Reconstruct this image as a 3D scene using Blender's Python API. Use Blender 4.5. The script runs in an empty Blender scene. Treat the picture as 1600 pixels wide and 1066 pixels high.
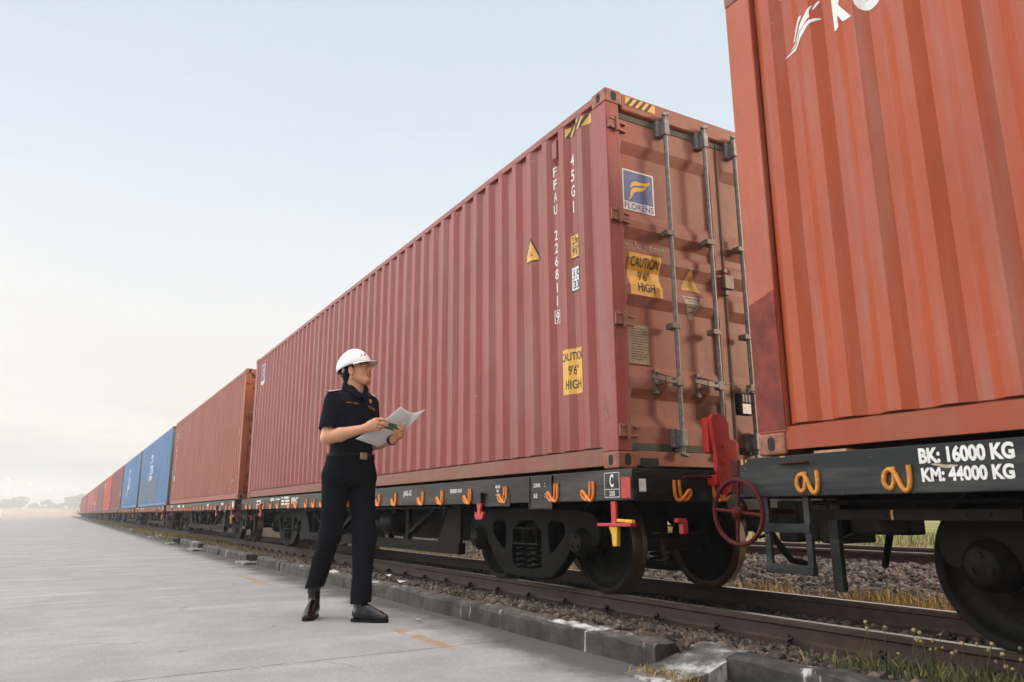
import bpy, bmesh, math, random
import numpy as np
from mathutils import Vector, Matrix
random.seed(7); rng = np.random.default_rng(7)
S = bpy.context.scene
COL = S.collection
R_ = math.radians

# ------------------------------------------------------------------ camera, sky, sun, exposure
cam_d = bpy.data.cameras.new("camera"); cam = bpy.data.objects.new("camera", cam_d); COL.objects.link(cam)
cam_d.sensor_width = 36.0; cam_d.lens = 1167.98 / 1600 * 36.0
cam_d.clip_start = 0.05; cam_d.clip_end = 3000
_r = Vector((0.8625, -0.5061, -0.0069)); _f = Vector((0.4949, 0.8403, 0.2213)).normalized()
_r = (_r - _f * _r.dot(_f)).normalized(); _u = _r.cross(_f)
_m = Matrix((_r, _u, -_f)).transposed().to_4x4(); _m.translation = Vector((-3.2462, -4.0829, -0.2788))
cam.matrix_world = _m
cam_d.dof.use_dof = True; cam_d.dof.focus_distance = 5.6; cam_d.dof.aperture_fstop = 4.0
S.camera = cam

SUN_ELEV = R_(16); SUN_AZ = Vector((0.86, -0.51))          # low soft sun behind the camera, to the right
sd = Vector((SUN_AZ.x * math.cos(SUN_ELEV), SUN_AZ.y * math.cos(SUN_ELEV), math.sin(SUN_ELEV))).normalized()
sun_d = bpy.data.lights.new("sun", 'SUN'); sun_d.energy = 2.6; sun_d.angle = R_(13); sun_d.color = (1.0, 0.78, 0.58)
sun = bpy.data.objects.new("sun", sun_d); COL.objects.link(sun)
sun.rotation_euler = sd.to_track_quat('Z', 'Y').to_euler()

W = bpy.data.worlds.new("World"); S.world = W; W.use_nodes = True
nt = W.node_tree; nt.nodes.clear()
def wn(t, **k):
    n = nt.nodes.new(t)
    for a, b in k.items(): setattr(n, a, b)
    return n
out = wn('ShaderNodeOutputWorld'); bg = wn('ShaderNodeBackground'); bg.inputs[1].default_value = 0.1
sky = wn('ShaderNodeTexSky', sky_type='NISHITA', sun_disc=False)
sky.sun_elevation = SUN_ELEV; sky.sun_rotation = math.atan2(SUN_AZ.x, SUN_AZ.y)
sky.air_density = 1.2; sky.dust_density = 3.0; sky.ozone_density = 1.5
tc = wn('ShaderNodeTexCoord'); sep = wn('ShaderNodeSeparateXYZ'); nt.links.new(tc.outputs['Generated'], sep.inputs[0])
# thin high cloud that whitens the sky, denser towards the horizon, with faint streaks
mp = wn('ShaderNodeMapping'); mp.inputs['Scale'].default_value = (1.3, 1.3, 7.0); nt.links.new(tc.outputs['Generated'], mp.inputs[0])
nz = wn('ShaderNodeTexNoise'); nz.inputs['Scale'].default_value = 2.2; nz.inputs['Detail'].default_value = 6; nz.inputs['Roughness'].default_value = .55
nt.links.new(mp.outputs[0], nz.inputs['Vector'])
ad = wn('ShaderNodeMath', operation='MULTIPLY_ADD'); ad.inputs[1].default_value = 0.22; nt.links.new(nz.outputs[0], ad.inputs[0]); nt.links.new(sep.outputs[2], ad.inputs[2])
rp = wn('ShaderNodeValToRGB'); nt.links.new(ad.outputs[0], rp.inputs[0])
els = rp.color_ramp.elements
stops = [(0.10, (.40, .415, .425)), (0.16, (.53, .525, .515)), (0.22, (.79, .735, .685)), (0.35, (.80, .80, .785)), (0.47, (.71, .77, .82)), (0.63, (.60, .695, .775)), (0.76, (.58, .68, .77)), (0.89, (1.4, 1.42, 1.45)), (1.0, (2.2, 2.15, 2.1))]  # last two stops brighten the unseen zenith, added to light the surfaces
els[0].position, els[0].color = stops[0][0], (*stops[0][1], 1)
els[1].position, els[1].color = stops[-1][0], (*stops[-1][1], 1)
for p_, c_ in stops[1:-1]:
    e = els.new(p_); e.color = (*c_, 1)
# broad pinkish sky glow opposite the low sun, added left of view as fill
gd = wn('ShaderNodeVectorMath', operation='DOT_PRODUCT'); gv = Vector((-.80, .50, .30)).normalized(); gd.inputs[1].default_value = gv
nt.links.new(tc.outputs['Generated'], gd.inputs[0])
gr = wn('ShaderNodeMapRange', interpolation_type='SMOOTHSTEP'); gr.inputs[1].default_value = .70; gr.inputs[2].default_value = .96; nt.links.new(gd.outputs['Value'], gr.inputs[0])
gm_ = wn('ShaderNodeMix', data_type='RGBA'); gm_.inputs[6].default_value = (10, 10, 10, 1); gm_.inputs[7].default_value = (50, 46.5, 44, 1); nt.links.new(gr.outputs[0], gm_.inputs[0])
# warmer, brighter sky on the low sun's side, added behind the camera as fill
g2 = wn('ShaderNodeVectorMath', operation='DOT_PRODUCT'); g2.inputs[1].default_value = Vector((.55, -.80, .30)).normalized(); nt.links.new(tc.outputs['Generated'], g2.inputs[0])
g2r = wn('ShaderNodeMapRange', interpolation_type='SMOOTHSTEP'); g2r.inputs[1].default_value = .35; g2r.inputs[2].default_value = .95; nt.links.new(g2.outputs['Value'], g2r.inputs[0])
g2m = wn('ShaderNodeMix', data_type='RGBA'); nt.links.new(g2r.outputs[0], g2m.inputs[0]); nt.links.new(gm_.outputs[2], g2m.inputs[6]); g2m.inputs[7].default_value = (20, 17.6, 15.5, 1)
veil = wn('ShaderNodeMix', data_type='RGBA', blend_type='MULTIPLY'); veil.inputs[0].default_value = 1.0
nt.links.new(rp.outputs[0], veil.inputs[6]); nt.links.new(g2m.outputs[2], veil.inputs[7])
mx = wn('ShaderNodeMix', data_type='RGBA'); mx.inputs[0].default_value = 0.9
nt.links.new(sky.outputs[0], mx.inputs[6]); nt.links.new(veil.outputs[2], mx.inputs[7])
nt.links.new(mx.outputs[2], bg.inputs[0]); nt.links.new(bg.outputs[0], out.inputs[0])

S.view_settings.view_transform = 'Standard'; S.view_settings.look = 'None'
S.view_settings.gamma = 1; S.view_settings.use_curve_mapping = False
S.view_settings.exposure = 0.26
S.cycles.max_bounces = 6; S.cycles.diffuse_bounces = 3; S.cycles.glossy_bounces = 3; S.cycles.volume_bounces = 1
S.cycles.use_denoising = True

# ------------------------------------------------------------------ materials
class NT:
    def __init__(s, name):
        s.m = bpy.data.materials.new(name); s.m.use_nodes = True; s.t = s.m.node_tree; s.t.nodes.clear()
        s.out = s.n('ShaderNodeOutputMaterial'); s.b = s.n('ShaderNodeBsdfPrincipled'); s.l(s.b.outputs[0], s.out.inputs[0])
        s.pos = s.n('ShaderNodeNewGeometry').outputs['Position']
    def n(s, t, **k):
        n = s.t.nodes.new(t)
        for a, b in k.items(): setattr(n, a, b)
        return n
    def l(s, a, b): s.t.links.new(a, b)
    def val(s, v, sock):
        if isinstance(v, (int, float)): sock.default_value = v
        elif isinstance(v, tuple): sock.default_value = (*v, 1) if len(v) == 3 and len(sock.default_value) == 4 else v
        else: s.l(v, sock)
    def math(s, op, a, b=0.0, c=0.0, clamp=False):
        n = s.n('ShaderNodeMath', operation=op, use_clamp=clamp)
        for i, v in enumerate((a, b, c)): s.val(v, n.inputs[i])
        return n.outputs[0]
    def noise(s, scale, detail=4, rough=.55, stretch=(1, 1, 1), vec=None, off=(0, 0, 0)):
        mp = s.n('ShaderNodeMapping'); mp.inputs['Scale'].default_value = stretch; mp.inputs['Location'].default_value = off
        s.l(vec or s.pos, mp.inputs[0])
        n = s.n('ShaderNodeTexNoise'); n.inputs['Scale'].default_value = scale; n.inputs['Detail'].default_value = detail; n.inputs['Roughness'].default_value = rough
        s.l(mp.outputs[0], n.inputs['Vector']); return n.outputs[0]
    def ramp(s, f, a, b):
        n = s.n('ShaderNodeMapRange', interpolation_type='SMOOTHSTEP'); s.l(f, n.inputs[0])
        n.inputs[1].default_value = a; n.inputs[2].default_value = b; return n.outputs[0]
    def mix(s, f, a, b):
        n = s.n('ShaderNodeMix', data_type='RGBA'); s.val(f, n.inputs[0]); s.val(a, n.inputs[6]); s.val(b, n.inputs[7]); return n.outputs[2]
    def xyz(s):
        n = s.n('ShaderNodeSeparateXYZ'); s.l(s.pos, n.inputs[0]); return n.outputs
    def bump(s, h, dist, strength=1.0):
        n = s.n('ShaderNodeBump'); n.inputs['Strength'].default_value = strength; n.inputs['Distance'].default_value = dist
        s.l(h, n.inputs['Height']); s.l(n.outputs[0], s.b.inputs['Normal'])
    def fin(s, col, rough=.5, metal=0.0, spec=.5):
        s.val(col, s.b.inputs['Base Color']); s.val(rough, s.b.inputs['Roughness']); s.b.inputs['Metallic'].default_value = metal
        s.b.inputs['Specular IOR Level'].default_value = spec; return s.m

def dk(c, k): return tuple(x * k for x in c)
def lerp3(a, b, t): return tuple(x + (y - x) * t for x, y in zip(a, b))
def mat_paint(name, c, rust=.35, fade=.4, rough=.42, dust=0.0, seed=0.0):
    """weathered steel paint: vertical fading streaks, blotches, rust specks, grime"""
    t = NT(name)
    streak = t.noise(9, 3, .6, (1, 1, .07), off=(seed, 0, 0)); blot = t.noise(1.3, 5, .6, off=(seed, 3, 0))
    g = (c[0] + c[1] + c[2]) / 3
    faded = lerp3(c, (g * 1.5 + .08, g * 1.35 + .06, g * 1.3 + .055), fade)
    col = t.mix(t.ramp(streak, .42, .75), c, faded)
    col = t.mix(t.math('MULTIPLY', t.ramp(blot, .4, .75), .45), col, dk(c, .72))
    if dust: col = t.mix(t.math('MULTIPLY', t.ramp(t.noise(1.1, 5, .6, (1, 1, .4), off=(0, seed, 5)), .25, .7), dust), col, (.215, .145, .09))
    sp = t.noise(26, 6, .7, (1, 1, .35), off=(0, seed, 0)); area = t.noise(2.6, 3, .5, (1, 1, .5), off=(5, seed, 0))
    rm = t.math('MULTIPLY', t.ramp(sp, .60, .68), t.ramp(area, .52, .66), clamp=True)
    col = t.mix(t.math('MULTIPLY', rm, rust), col, (.17, .065, .025))
    run = t.noise(30, 4, .65, (1, 1, .05), off=(seed, 2, 0)); ra = t.noise(1.7, 4, .6, (1, 1, .6), off=(1, seed, 2))
    col = t.mix(t.math('MULTIPLY', t.math('MULTIPLY', t.ramp(run, .60, .70), t.ramp(ra, .50, .64)), .55), col, lerp3((.20, .10, .06), c, .3))
    scr = t.noise(18, 5, .7, (1, .12, 1), off=(seed, 0, 4)); col = t.mix(t.math('MULTIPLY', t.math('MULTIPLY', t.ramp(scr, .68, .71), t.ramp(ra, .42, .52)), .5), col, (.36, .30, .27))
    t.bump(t.math('ADD', t.noise(2.2, 3), t.math('MULTIPLY', sp, .04)), .022, .7)
    return t.fin(col, t.math('MULTIPLY_ADD', streak, .25, rough - .1), 0, .3)
def mat_plain(name, c, rough=.5, metal=0.0, var=.25, scale=14, spec=.5):
    t = NT(name); n = t.noise(scale, 5, .6)
    col = t.mix(t.ramp(n, .3, .72), dk(c, 1 - var), dk(c, 1 + var * .5))
    t.bump(n, .002, .4)
    return t.fin(col, t.math('MULTIPLY_ADD', n, .2, rough - .1), metal, spec)
def mat_chip(name, c, chip=(.5, .5, .48), amt=.6, rough=.4):
    """dark wagon paint with streaky dust and small chips"""
    t = NT(name); d = t.noise(2.0, 5, .65, (1, .5, 5)); n = t.noise(30, 5, .7); a = t.noise(3, 3)
    col = t.mix(t.ramp(d, .42, .72), c, lerp3(c, (.16, .15, .135), .30))
    col = t.mix(t.math('MULTIPLY', t.math('MULTIPLY', t.ramp(n, .66, .72), t.ramp(a, .5, .64)), amt), col, chip)
    t.bump(n, .002, .5)
    return t.fin(col, t.math('MULTIPLY_ADD', d, .3, rough - .12), 0, .2)

M = {}
M['maroon'] = mat_paint('maroon_paint', (.275, .060, .046), .7, .30, .42)
M['maroon_door'] = mat_paint('maroon_door_paint', (.29, .080, .050), .6, .2, .55, dust=.5)
M['maroon_rail'] = mat_paint('maroon_rail_paint', (.24, .06, .042), .6, .25, .55, dust=.55, seed=17.)  # bottom rails: slightly darker base with brown blotches
M['orange_rail'] = mat_paint('orange_rail_paint', (.33, .052, .014), .6, .1, .55, dust=.35, seed=18.)  # orange bottom rails, likewise darker and blotched brown
M['orange'] = mat_paint('orange_paint', (.365, .066, .021), .8, .28, .5, seed=4.)
M['orange_post'] = mat_paint('orange_post_paint', (.39, .085, .036), 1.0, .35, .5, seed=9.)
M['brick'] = mat_paint('brick_red_paint', (.31, .085, .052), .5, .35, .5, seed=2.)
M['brick_door'] = mat_paint('brick_door_paint', (.33, .085, .035), .6, .15, .5, seed=12.)
M['blue'] = mat_paint('blue_paint', (.045, .17, .37), .3, .4, .42, seed=6.)
M['blue_post'] = mat_paint('grey_green_post_paint', (.12, .15, .15), .5, .4, .5, seed=7.)
M['dark_red'] = mat_paint('dark_red_paint', (.22, .06, .058), .2, .3, .5, seed=8.)
M['bright_red'] = mat_paint('bright_red_paint', (.50, .055, .04), .2, .25, .45, seed=3.)
M['dull_brown'] = mat_paint('dull_brown_paint', (.23, .085, .08), .3, .4, .5, seed=5.)
M['rose'] = mat_paint('rose_red_paint', (.36, .085, .075), .3, .4, .5, seed=11.)
M['casting'] = mat_plain('casting_rust_paint', (.30, .10, .055), .6, 0, .45, 18)
M['hole'] = mat_plain('dark_hole', (.012, .01, .009), .8)
M['gasket'] = mat_plain('gasket_rubber', (.06, .06, .045), .75, 0, .35)
M['zinc'] = mat_plain('zinc_steel', (.23, .225, .215), .58, .4, .35, 22)
M['zinc_rust'] = mat_plain('dull_zinc', (.20, .165, .13), .6, .3, .4, 24)
M['plate'] = mat_plain('data_plate_metal', (.27, .20, .13), .55, .2, .25, 60)
M['white'] = mat_plain('white_paint', (.72, .71, .68), .5, 0, .15, 30)
M['ink'] = mat_plain('black_ink', (.025, .022, .02), .6)
M['yellow'] = mat_plain('yellow_film', (.68, .36, .045), .45, 0, .12, 20)
M['yellow_dirty'] = mat_plain('dirty_yellow_film', (.56, .31, .06), .6, 0, .3, 20)
M['logo_blue'] = mat_plain('logo_blue_film', (.09, .115, .27), .4, 0, .12)
M['logo_yellow'] = mat_plain('logo_yellow_film', (.70, .43, .07), .4, 0, .08)
M['grime_white'] = mat_plain('dirty_white_film', (.42, .36, .29), .6, 0, .4, 30)
M['sill'] = mat_chip('black_wagon_paint', (.010, .011, .0105), rough=.34)
M['sill_old'] = mat_chip('dark_grey_wagon_paint', (.014, .017, .018), (.42, .45, .43), .9, .5)
M['gear_plain'] = mat_plain('black_running_gear', (.0065, .0068, .0065), .5, .0, .4, 16, .06)
M['gear_plain'] = mat_plain('plain_dark_gear', (.011, .0105, .009), .68, .0, .5, 10, .06)
def mat_gear(name, c, amt):
    t = NT(name); n = t.noise(6, 6, .7); m = t.noise(24, 5, .7)
    col = t.mix(t.math('MULTIPLY', t.ramp(n, .46, .66), amt), c, (.022, .018, .014)); col = t.mix(t.math('MULTIPLY', t.ramp(m, .64, .70), amt), col, (.05, .034, .022))
    t.bump(m, .004, .6); return t.fin(col, t.math('MULTIPLY_ADD', n, .5, .26), 0, .07)
M['gear'] = mat_gear('black_running_gear', (.0045, .005, .0046), .4); M['gear_dirty'] = mat_gear('dusty_running_gear', (.009, .0085, .0075), .8)
M['tread'] = mat_plain('worn_wheel_steel', (.12, .075, .045), .35, .7, .35, 16)
M['red'] = mat_plain('red_enamel', (.46, .022, .018), .4, 0, .25, 12)
M['red_old'] = mat_plain('worn_red_enamel', (.075, .010, .010), .6, 0, .4, 14, .12)
M['hook'] = mat_plain('orange_hook_paint', (.75, .21, .012), .42, 0, .15, 30)
M['hook_old'] = mat_plain('worn_orange_hook_paint', (.58, .22, .02), .5, 0, .35, 40)
M['hyellow'] = mat_plain('yellow_handle_paint', (.70, .40, .03), .45, 0, .15, 20)
M['wood'] = mat_plain('raw_wood', (.50, .26, .14), .7, 0, .3, 25)
M['rail'] = mat_plain('rusty_rail', (.060, .033, .023), .7, .1, .4, 9)
M['railtop'] = mat_plain('polished_rail_head', (.42, .36, .31), .33, .85, .25, 8)
M['clip'] = mat_plain('rusty_clip', (.05, .03, .022), .7, .2, .4, 30)
M['skin'] = mat_plain('skin', (.62, .30, .175), .5, 0, .07, 9)
M['skin'].node_tree.nodes['Principled BSDF'].inputs['Subsurface Weight'].default_value = .08
M['skin'].node_tree.nodes['Principled BSDF'].inputs['Subsurface Radius'].default_value = (.012, .005, .003)
M['lip'] = mat_plain('lip_skin', (.46, .13, .10), .4, 0, .1)
M['brow'] = mat_plain('dark_brow', (.02, .014, .012), .7)
M['eye_white'] = mat_plain('eye_white', (.62, .58, .55), .25, 0, .05)
M['hair'] = mat_plain('black_hair', (.008, .007, .007), .6, 0, .5, 60, .1)
M['helmet'] = mat_plain('white_helmet_shell', (.80, .79, .78), .32, 0, .04, 6)
def mat_cloth(name, c):
    t = NT(name); f = t.noise(420, 2, .5); w = t.noise(16, 4, .6, (1, 1, .6))
    t.bump(t.math('ADD', t.math('MULTIPLY', w, 1.0), t.math('MULTIPLY', f, .05)), .012, .55)
    return t.fin(t.mix(w, dk(c, .8), dk(c, 1.35)), .85, 0, .06)
M['shirt'] = mat_cloth('navy_shirt_cloth', (.0075, .0088, .0130))
M['trouser'] = mat_cloth('black_trouser_cloth', (.0060, .0066, .0090))
M['leather'] = mat_plain('black_polished_leather', (.005, .005, .006), .2, 0, .3, 10, .5)
M['sole'] = mat_plain('black_rubber_sole', (.007, .007, .007), .6, 0, .3, 14, .12)
M['brass'] = mat_plain('brass', (.50, .38, .20), .42, .5, .3, 50)
M['gold'] = mat_plain('gold_thread', (.55, .27, .05), .6, 0, .2, 90)
M['paper'] = mat_plain('white_paper', (.72, .72, .75), .7, 0, .03, 5)
M['green'] = mat_plain('dark_green_card', (.012, .10, .035), .45, 0, .12, 20)
M['bark'] = mat_plain('bark', (.10, .075, .05), .8, 0, .4, 12)
M['cream'] = mat_plain('cream_wall_paint', (.60, .53, .45), .8, 0, .12, 1.5)
M['pole'] = mat_plain('haze_pale_pole_paint', (.55, .56, .57), .5, .2)  # poles paled towards the hazy sky, distance haze put into the colour
M['loco_white'] = mat_paint('pale_locomotive_paint', (.62, .63, .62), .2, .2, .45)
M['glass'] = mat_plain('dark_glass', (.02, .025, .03), .1, 0, .1, 5, .8)
def mat_emit(name, c, s):
    t = NT(name); t.b.inputs['Emission Color'].default_value = (*c, 1); t.b.inputs['Emission Strength'].default_value = s
    return t.fin(c, .4)
M['lamp'] = mat_emit('lit_lamp_lens', (1.0, .66, .36), 6)
def mat_leaf(name, c1, c2, scale=2.0):
    t = NT(name); n = t.noise(scale, 4, .6); o = t.n('ShaderNodeNewGeometry').outputs['Random Per Island']
    col = t.mix(t.ramp(t.math('ADD', t.math('MULTIPLY', n, .5), t.math('MULTIPLY', o, .5)), .25, .75), c1, c2)
    return t.fin(col, .65, 0, .3)
M['leaf'] = mat_leaf('tree_leaf', (.035, .06, .028), (.075, .11, .05), .5)
M['grass'] = mat_leaf('dry_green_grass', (.055, .085, .018), (.30, .20, .065), 1.6)
M['grass_gold'] = mat_leaf('golden_dry_grass', (.12, .13, .025), (.48, .29, .09), 2.2)
M['weed'] = mat_leaf('weed_green', (.028, .042, .013), (.115, .105, .04), 5)
M['seed'] = mat_plain('dry_seed_head', (.34, .25, .13), .8, 0, .35, 60)
M['stone'] = mat_leaf('ballast_stone', (.028, .022, .017), (.135, .102, .074), 3)
M['stone_far'] = mat_leaf('dark_ballast_stone', (.026, .022, .018), (.17, .138, .108), 3)

def mat_pavement():
    t = NT('weathered_concrete'); x, y, z = t.xyz()
    big = t.noise(.55, 6, .6); mid = t.noise(2.6, 6, .62); fine = t.noise(38, 5, .7); lng = t.noise(1.1, 5, .6, (.35, 1.6, 1))
    col = t.mix(t.ramp(mid, .3, .72), (.262, .259, .253), (.335, .331, .322))
    col = t.mix(t.math('MULTIPLY', t.ramp(big, .38, .66), .22), col, (.315, .312, .308))
    med = t.noise(11, 6, .7); col = t.mix(t.math('MULTIPLY', t.ramp(med, .45, .7), .32), col, (.27, .265, .255)); spk = t.noise(95, 3, .7); col = t.mix(t.math('MULTIPLY', t.ramp(spk, .56, .66), .35), col, (.17, .165, .155)); col = t.mix(t.math('MULTIPLY', t.ramp(t.noise(70, 3, .7, off=(7, 0, 0)), .58, .68), .4), col, (.60, .59, .57))
    col = t.mix(t.math('MULTIPLY', t.ramp(lng, .52, .72), .22), col, (.56, .55, .53))
    col = t.mix(t.math('MULTIPLY', t.ramp(fine, .5, .75), .3), col, (.24, .235, .225))
    # hairline cracks and a few oil drips
    vo = t.n('ShaderNodeTexVoronoi', feature='DISTANCE_TO_EDGE'); vo.inputs['Scale'].default_value = .42
    wv = t.n('ShaderNodeVectorMath', operation='MULTIPLY_ADD'); nv = t.n('ShaderNodeTexNoise'); nv.inputs['Scale'].default_value = 2.4; nv.inputs['Detail'].default_value = 5; t.l(t.pos, nv.inputs['Vector'])
    wv.inputs[1].default_value = (.5, .5, 0); t.l(nv.outputs['Color'], wv.inputs[0]); t.l(t.pos, wv.inputs[2]); t.l(wv.outputs[0], vo.inputs['Vector'])
    ck = t.math('MULTIPLY', t.ramp(vo.outputs['Distance'], .0055, .001), t.ramp(t.noise(1.1, 3, .5, off=(4, 4, 0)), .50, .60)); col = t.mix(t.math('MULTIPLY', ck, .28), col, (.08, .076, .07))
    oil = t.math('MULTIPLY', t.ramp(t.noise(4.2, 3, .5, off=(9, 2, 0)), .68, .74), t.ramp(t.noise(.8, 2, .5, off=(1, 7, 0)), .5, .6)); col = t.mix(t.math('MULTIPLY', oil, .45), col, (.12, .115, .105))
    # damp dark algae along the kerb, ragged edge
    dm = t.math('ADD', x, t.math('MULTIPLY', t.math('SUBTRACT', t.noise(2.3, 6, .65), .5), .75))
    st = t.math('MULTIPLY', t.ramp(dm, -1.42, -1.05), .9)
    col = t.mix(st, col, (.075, .073, .066))
    # yellow-brown paint remnant and a broken joint line
    br = t.math('ABSOLUTE', t.math('ADD', t.math('ADD', x, 1.46), t.math('MULTIPLY', t.math('SUBTRACT', t.noise(5, 3), .5), .10)))
    ym = t.math('MULTIPLY', t.ramp(y, .40, .25), t.ramp(y, -.52, -.36))
    ym2 = t.math('MULTIPLY', t.ramp(y, 5.2, 4.9), t.ramp(y, 3.4, 3.7))
    bm = t.math('MULTIPLY', t.math('MULTIPLY', t.ramp(br, .055, .025), t.math('ADD', ym, ym2)), t.ramp(t.noise(12, 4, .7), .34, .58))
    col = t.mix(t.math('MULTIPLY', bm, .75), col, (.33, .20, .085))
    wob = t.math('MULTIPLY', t.math('SUBTRACT', t.noise(3.2, 4), .5), .06)
    for yj in (-.37, 5.4, 11.2, 17.0, 23.0):
        jd = t.math('ABSOLUTE', t.math('ADD', t.math('SUBTRACT', y, yj), wob))
        jm = t.math('MULTIPLY', t.ramp(jd, .010, .002), t.ramp(t.noise(6, 3), .36, .5))
        col = t.mix(t.math('MULTIPLY', jm, .8), col, (.055, .053, .05))
    t.bump(t.math('ADD', t.math('MULTIPLY', fine, .9), mid), .008, .9)
    return t.fin(col, t.math('MULTIPLY_ADD', mid, .3, .70), 0, .06)
M['pavement'] = mat_pavement()
def mat_kerb():
    t = NT('mossy_kerb_concrete'); x, y, z = t.xyz()
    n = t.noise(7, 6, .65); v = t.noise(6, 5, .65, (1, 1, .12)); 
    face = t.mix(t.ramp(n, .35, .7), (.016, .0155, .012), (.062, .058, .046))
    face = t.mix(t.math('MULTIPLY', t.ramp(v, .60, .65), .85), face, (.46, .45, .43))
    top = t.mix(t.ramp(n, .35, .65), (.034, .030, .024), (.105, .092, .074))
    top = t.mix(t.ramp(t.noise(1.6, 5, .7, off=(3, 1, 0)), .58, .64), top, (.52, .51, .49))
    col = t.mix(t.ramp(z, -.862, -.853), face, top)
    t.bump(n, .012, .9)
    return t.fin(col, .75)
M['kerb'] = mat_kerb()
def mat_lime():
    t = NT('lime_washed_concrete'); n = t.noise(9, 6, .7, (1, 1, .4)); a = t.noise(3.2, 5, .6)
    col = t.mix(t.ramp(n, .36, .53), (.44, .43, .41), (.12, .11, .095)); col = t.mix(t.ramp(a, .48, .62), col, (.05, .047, .038))
    t.bump(n, .01, .9); return t.fin(col, .75)
M['lime'] = mat_lime()
def mat_soil(name, c1, c2, c3, s=6):
    t = NT(name); n = t.noise(s, 6, .65); m = t.noise(.5, 4)
    col = t.mix(t.ramp(n, .3, .7), c1, c2); col = t.mix(t.ramp(m, .45, .65), col, c3)
    t.bump(n, .03, .9); return t.fin(col, .9, 0, .2)
M['bed'] = mat_soil('dirty_ballast_soil', (.032, .026, .019), (.115, .088, .062), (.075, .057, .04), 14)
M['field'] = mat_soil('rough_green_field', (.07, .095, .02), (.17, .18, .05), (.23, .19, .075), 1.2)
M['gutter'] = mat_soil('wet_gutter_mud', (.018, .017, .013), (.06, .053, .038), (.03, .028, .02), 9)

# ------------------------------------------------------------------ mesh helpers
class MB:
    def __init__(s): s.v = []; s.f = []; s.sm = []
    def add(s, vs, fs, smooth=False):
        o = len(s.v); s.v += [tuple(v) for v in vs]; s.f += [tuple(i + o for i in f) for f in fs]; s.sm += [smooth] * len(fs); return s
    def box(s, a, b):
        x0, y0, z0 = a; x1, y1, z1 = b
        return s.add([(x0, y0, z0), (x1, y0, z0), (x1, y1, z0), (x0, y1, z0), (x0, y0, z1), (x1, y0, z1), (x1, y1, z1), (x0, y1, z1)],
                     [(3, 2, 1, 0), (4, 5, 6, 7), (0, 1, 5, 4), (1, 2, 6, 5), (2, 3, 7, 6), (3, 0, 4, 7)])
    def bar(s, p0, p1, w, h, up=(0, 0, 1)):
        p0, p1 = Vector(p0), Vector(p1); d = (p1 - p0).normalized(); a = d.cross(Vector(up)).normalized(); b = a.cross(d)
        vs = [p + a * (i * w / 2) + b * (j * h / 2) for p in (p0, p1) for i, j in ((-1, -1), (1, -1), (1, 1), (-1, 1))]
        return s.add(vs, [(3, 2, 1, 0), (4, 5, 6, 7), (0, 1, 5, 4), (1, 2, 6, 5), (2, 3, 7, 6), (3, 0, 4, 7)])
    def tube(s, path, r, n=8, caps=True, closed=False):
        P = [Vector(p) for p in path]; m = len(P); rr = r if isinstance(r, (list, tuple)) else [r] * m
        a = None; vs = []
        for i in range(m):
            if closed: d = (P[(i + 1) % m] - P[i - 1]).normalized()
            else: d = (P[min(i + 1, m - 1)] - P[max(i - 1, 0)]).normalized()
            if a is None:
                a = d.cross(Vector((0, 0, 1)) if abs(d.z) < .9 else Vector((1, 0, 0))).normalized()
            else: a = (a - d * a.dot(d)).normalized()
            b = d.cross(a)
            vs += [P[i] + (a * math.cos(2 * math.pi * k / n) + b * math.sin(2 * math.pi * k / n)) * rr[i] for k in range(n)]
        fs = []
        for i in range(m if closed else m - 1):
            j = (i + 1) % m
            fs += [(i * n + k, i * n + (k + 1) % n, j * n + (k + 1) % n, j * n + k) for k in range(n)]
        s.add(vs, fs, True)
        if caps and not closed: s.add([vs[k] for k in range(n)], [tuple(range(n))[::-1]]); s.add([vs[(m - 1) * n + k] for k in range(n)], [tuple(range(n))])
        return s
    def cyl(s, p0, p1, r, n=16): return s.tube([p0, p1], r, n)
    def lathe(s, prof, c, axis='x', n=40, smooth=True):
        vs = []; m = len(prof)
        for k in range(n):
            t = 2 * math.pi * k / n; co, si = math.cos(t), math.sin(t)
            for (a, r) in prof:
                vs.append({'x': (c[0] + a, c[1] + r * co, c[2] + r * si), 'y': (c[0] + r * si, c[1] + a, c[2] + r * co), 'z': (c[0] + r * co, c[1] + r * si, c[2] + a)}[axis])
        fs = [(k * m + i, k * m + i + 1, ((k + 1) % n) * m + i + 1, ((k + 1) % n) * m + i) for k in range(n) for i in range(m - 1)]
        return s.add(vs, fs, smooth)
    def prism(s, poly, plane, t0, t1):
        """extrude a 2d polygon: plane 'yz' -> x from t0..t1, 'xz' -> y, 'xy' -> z"""
        mk = {'yz': lambda p, t: (t, p[0], p[1]), 'xz': lambda p, t: (p[0], t, p[1]), 'xy': lambda p, t: (p[0], p[1], t)}[plane]
        n = len(poly); vs = [mk(p, t0) for p in poly] + [mk(p, t1) for p in poly]
        return s.add(vs, [tuple(range(n))[::-1], tuple(range(n, 2 * n))] + [(i, (i + 1) % n, n + (i + 1) % n, n + i) for i in range(n)])
    def mesh(s, name):
        me = bpy.data.meshes.new(name); me.from_pydata(s.v, [], s.f); me.polygons.foreach_set('use_smooth', s.sm)
        bm = bmesh.new(); bm.from_mesh(me); bmesh.ops.recalc_face_normals(bm, faces=bm.faces); bm.to_mesh(me); bm.free(); return me
    def build(s, name, mat, parent=None, bevel=0, **k): return obj(name, s.mesh(name), mat, parent, bevel, **k)

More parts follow.
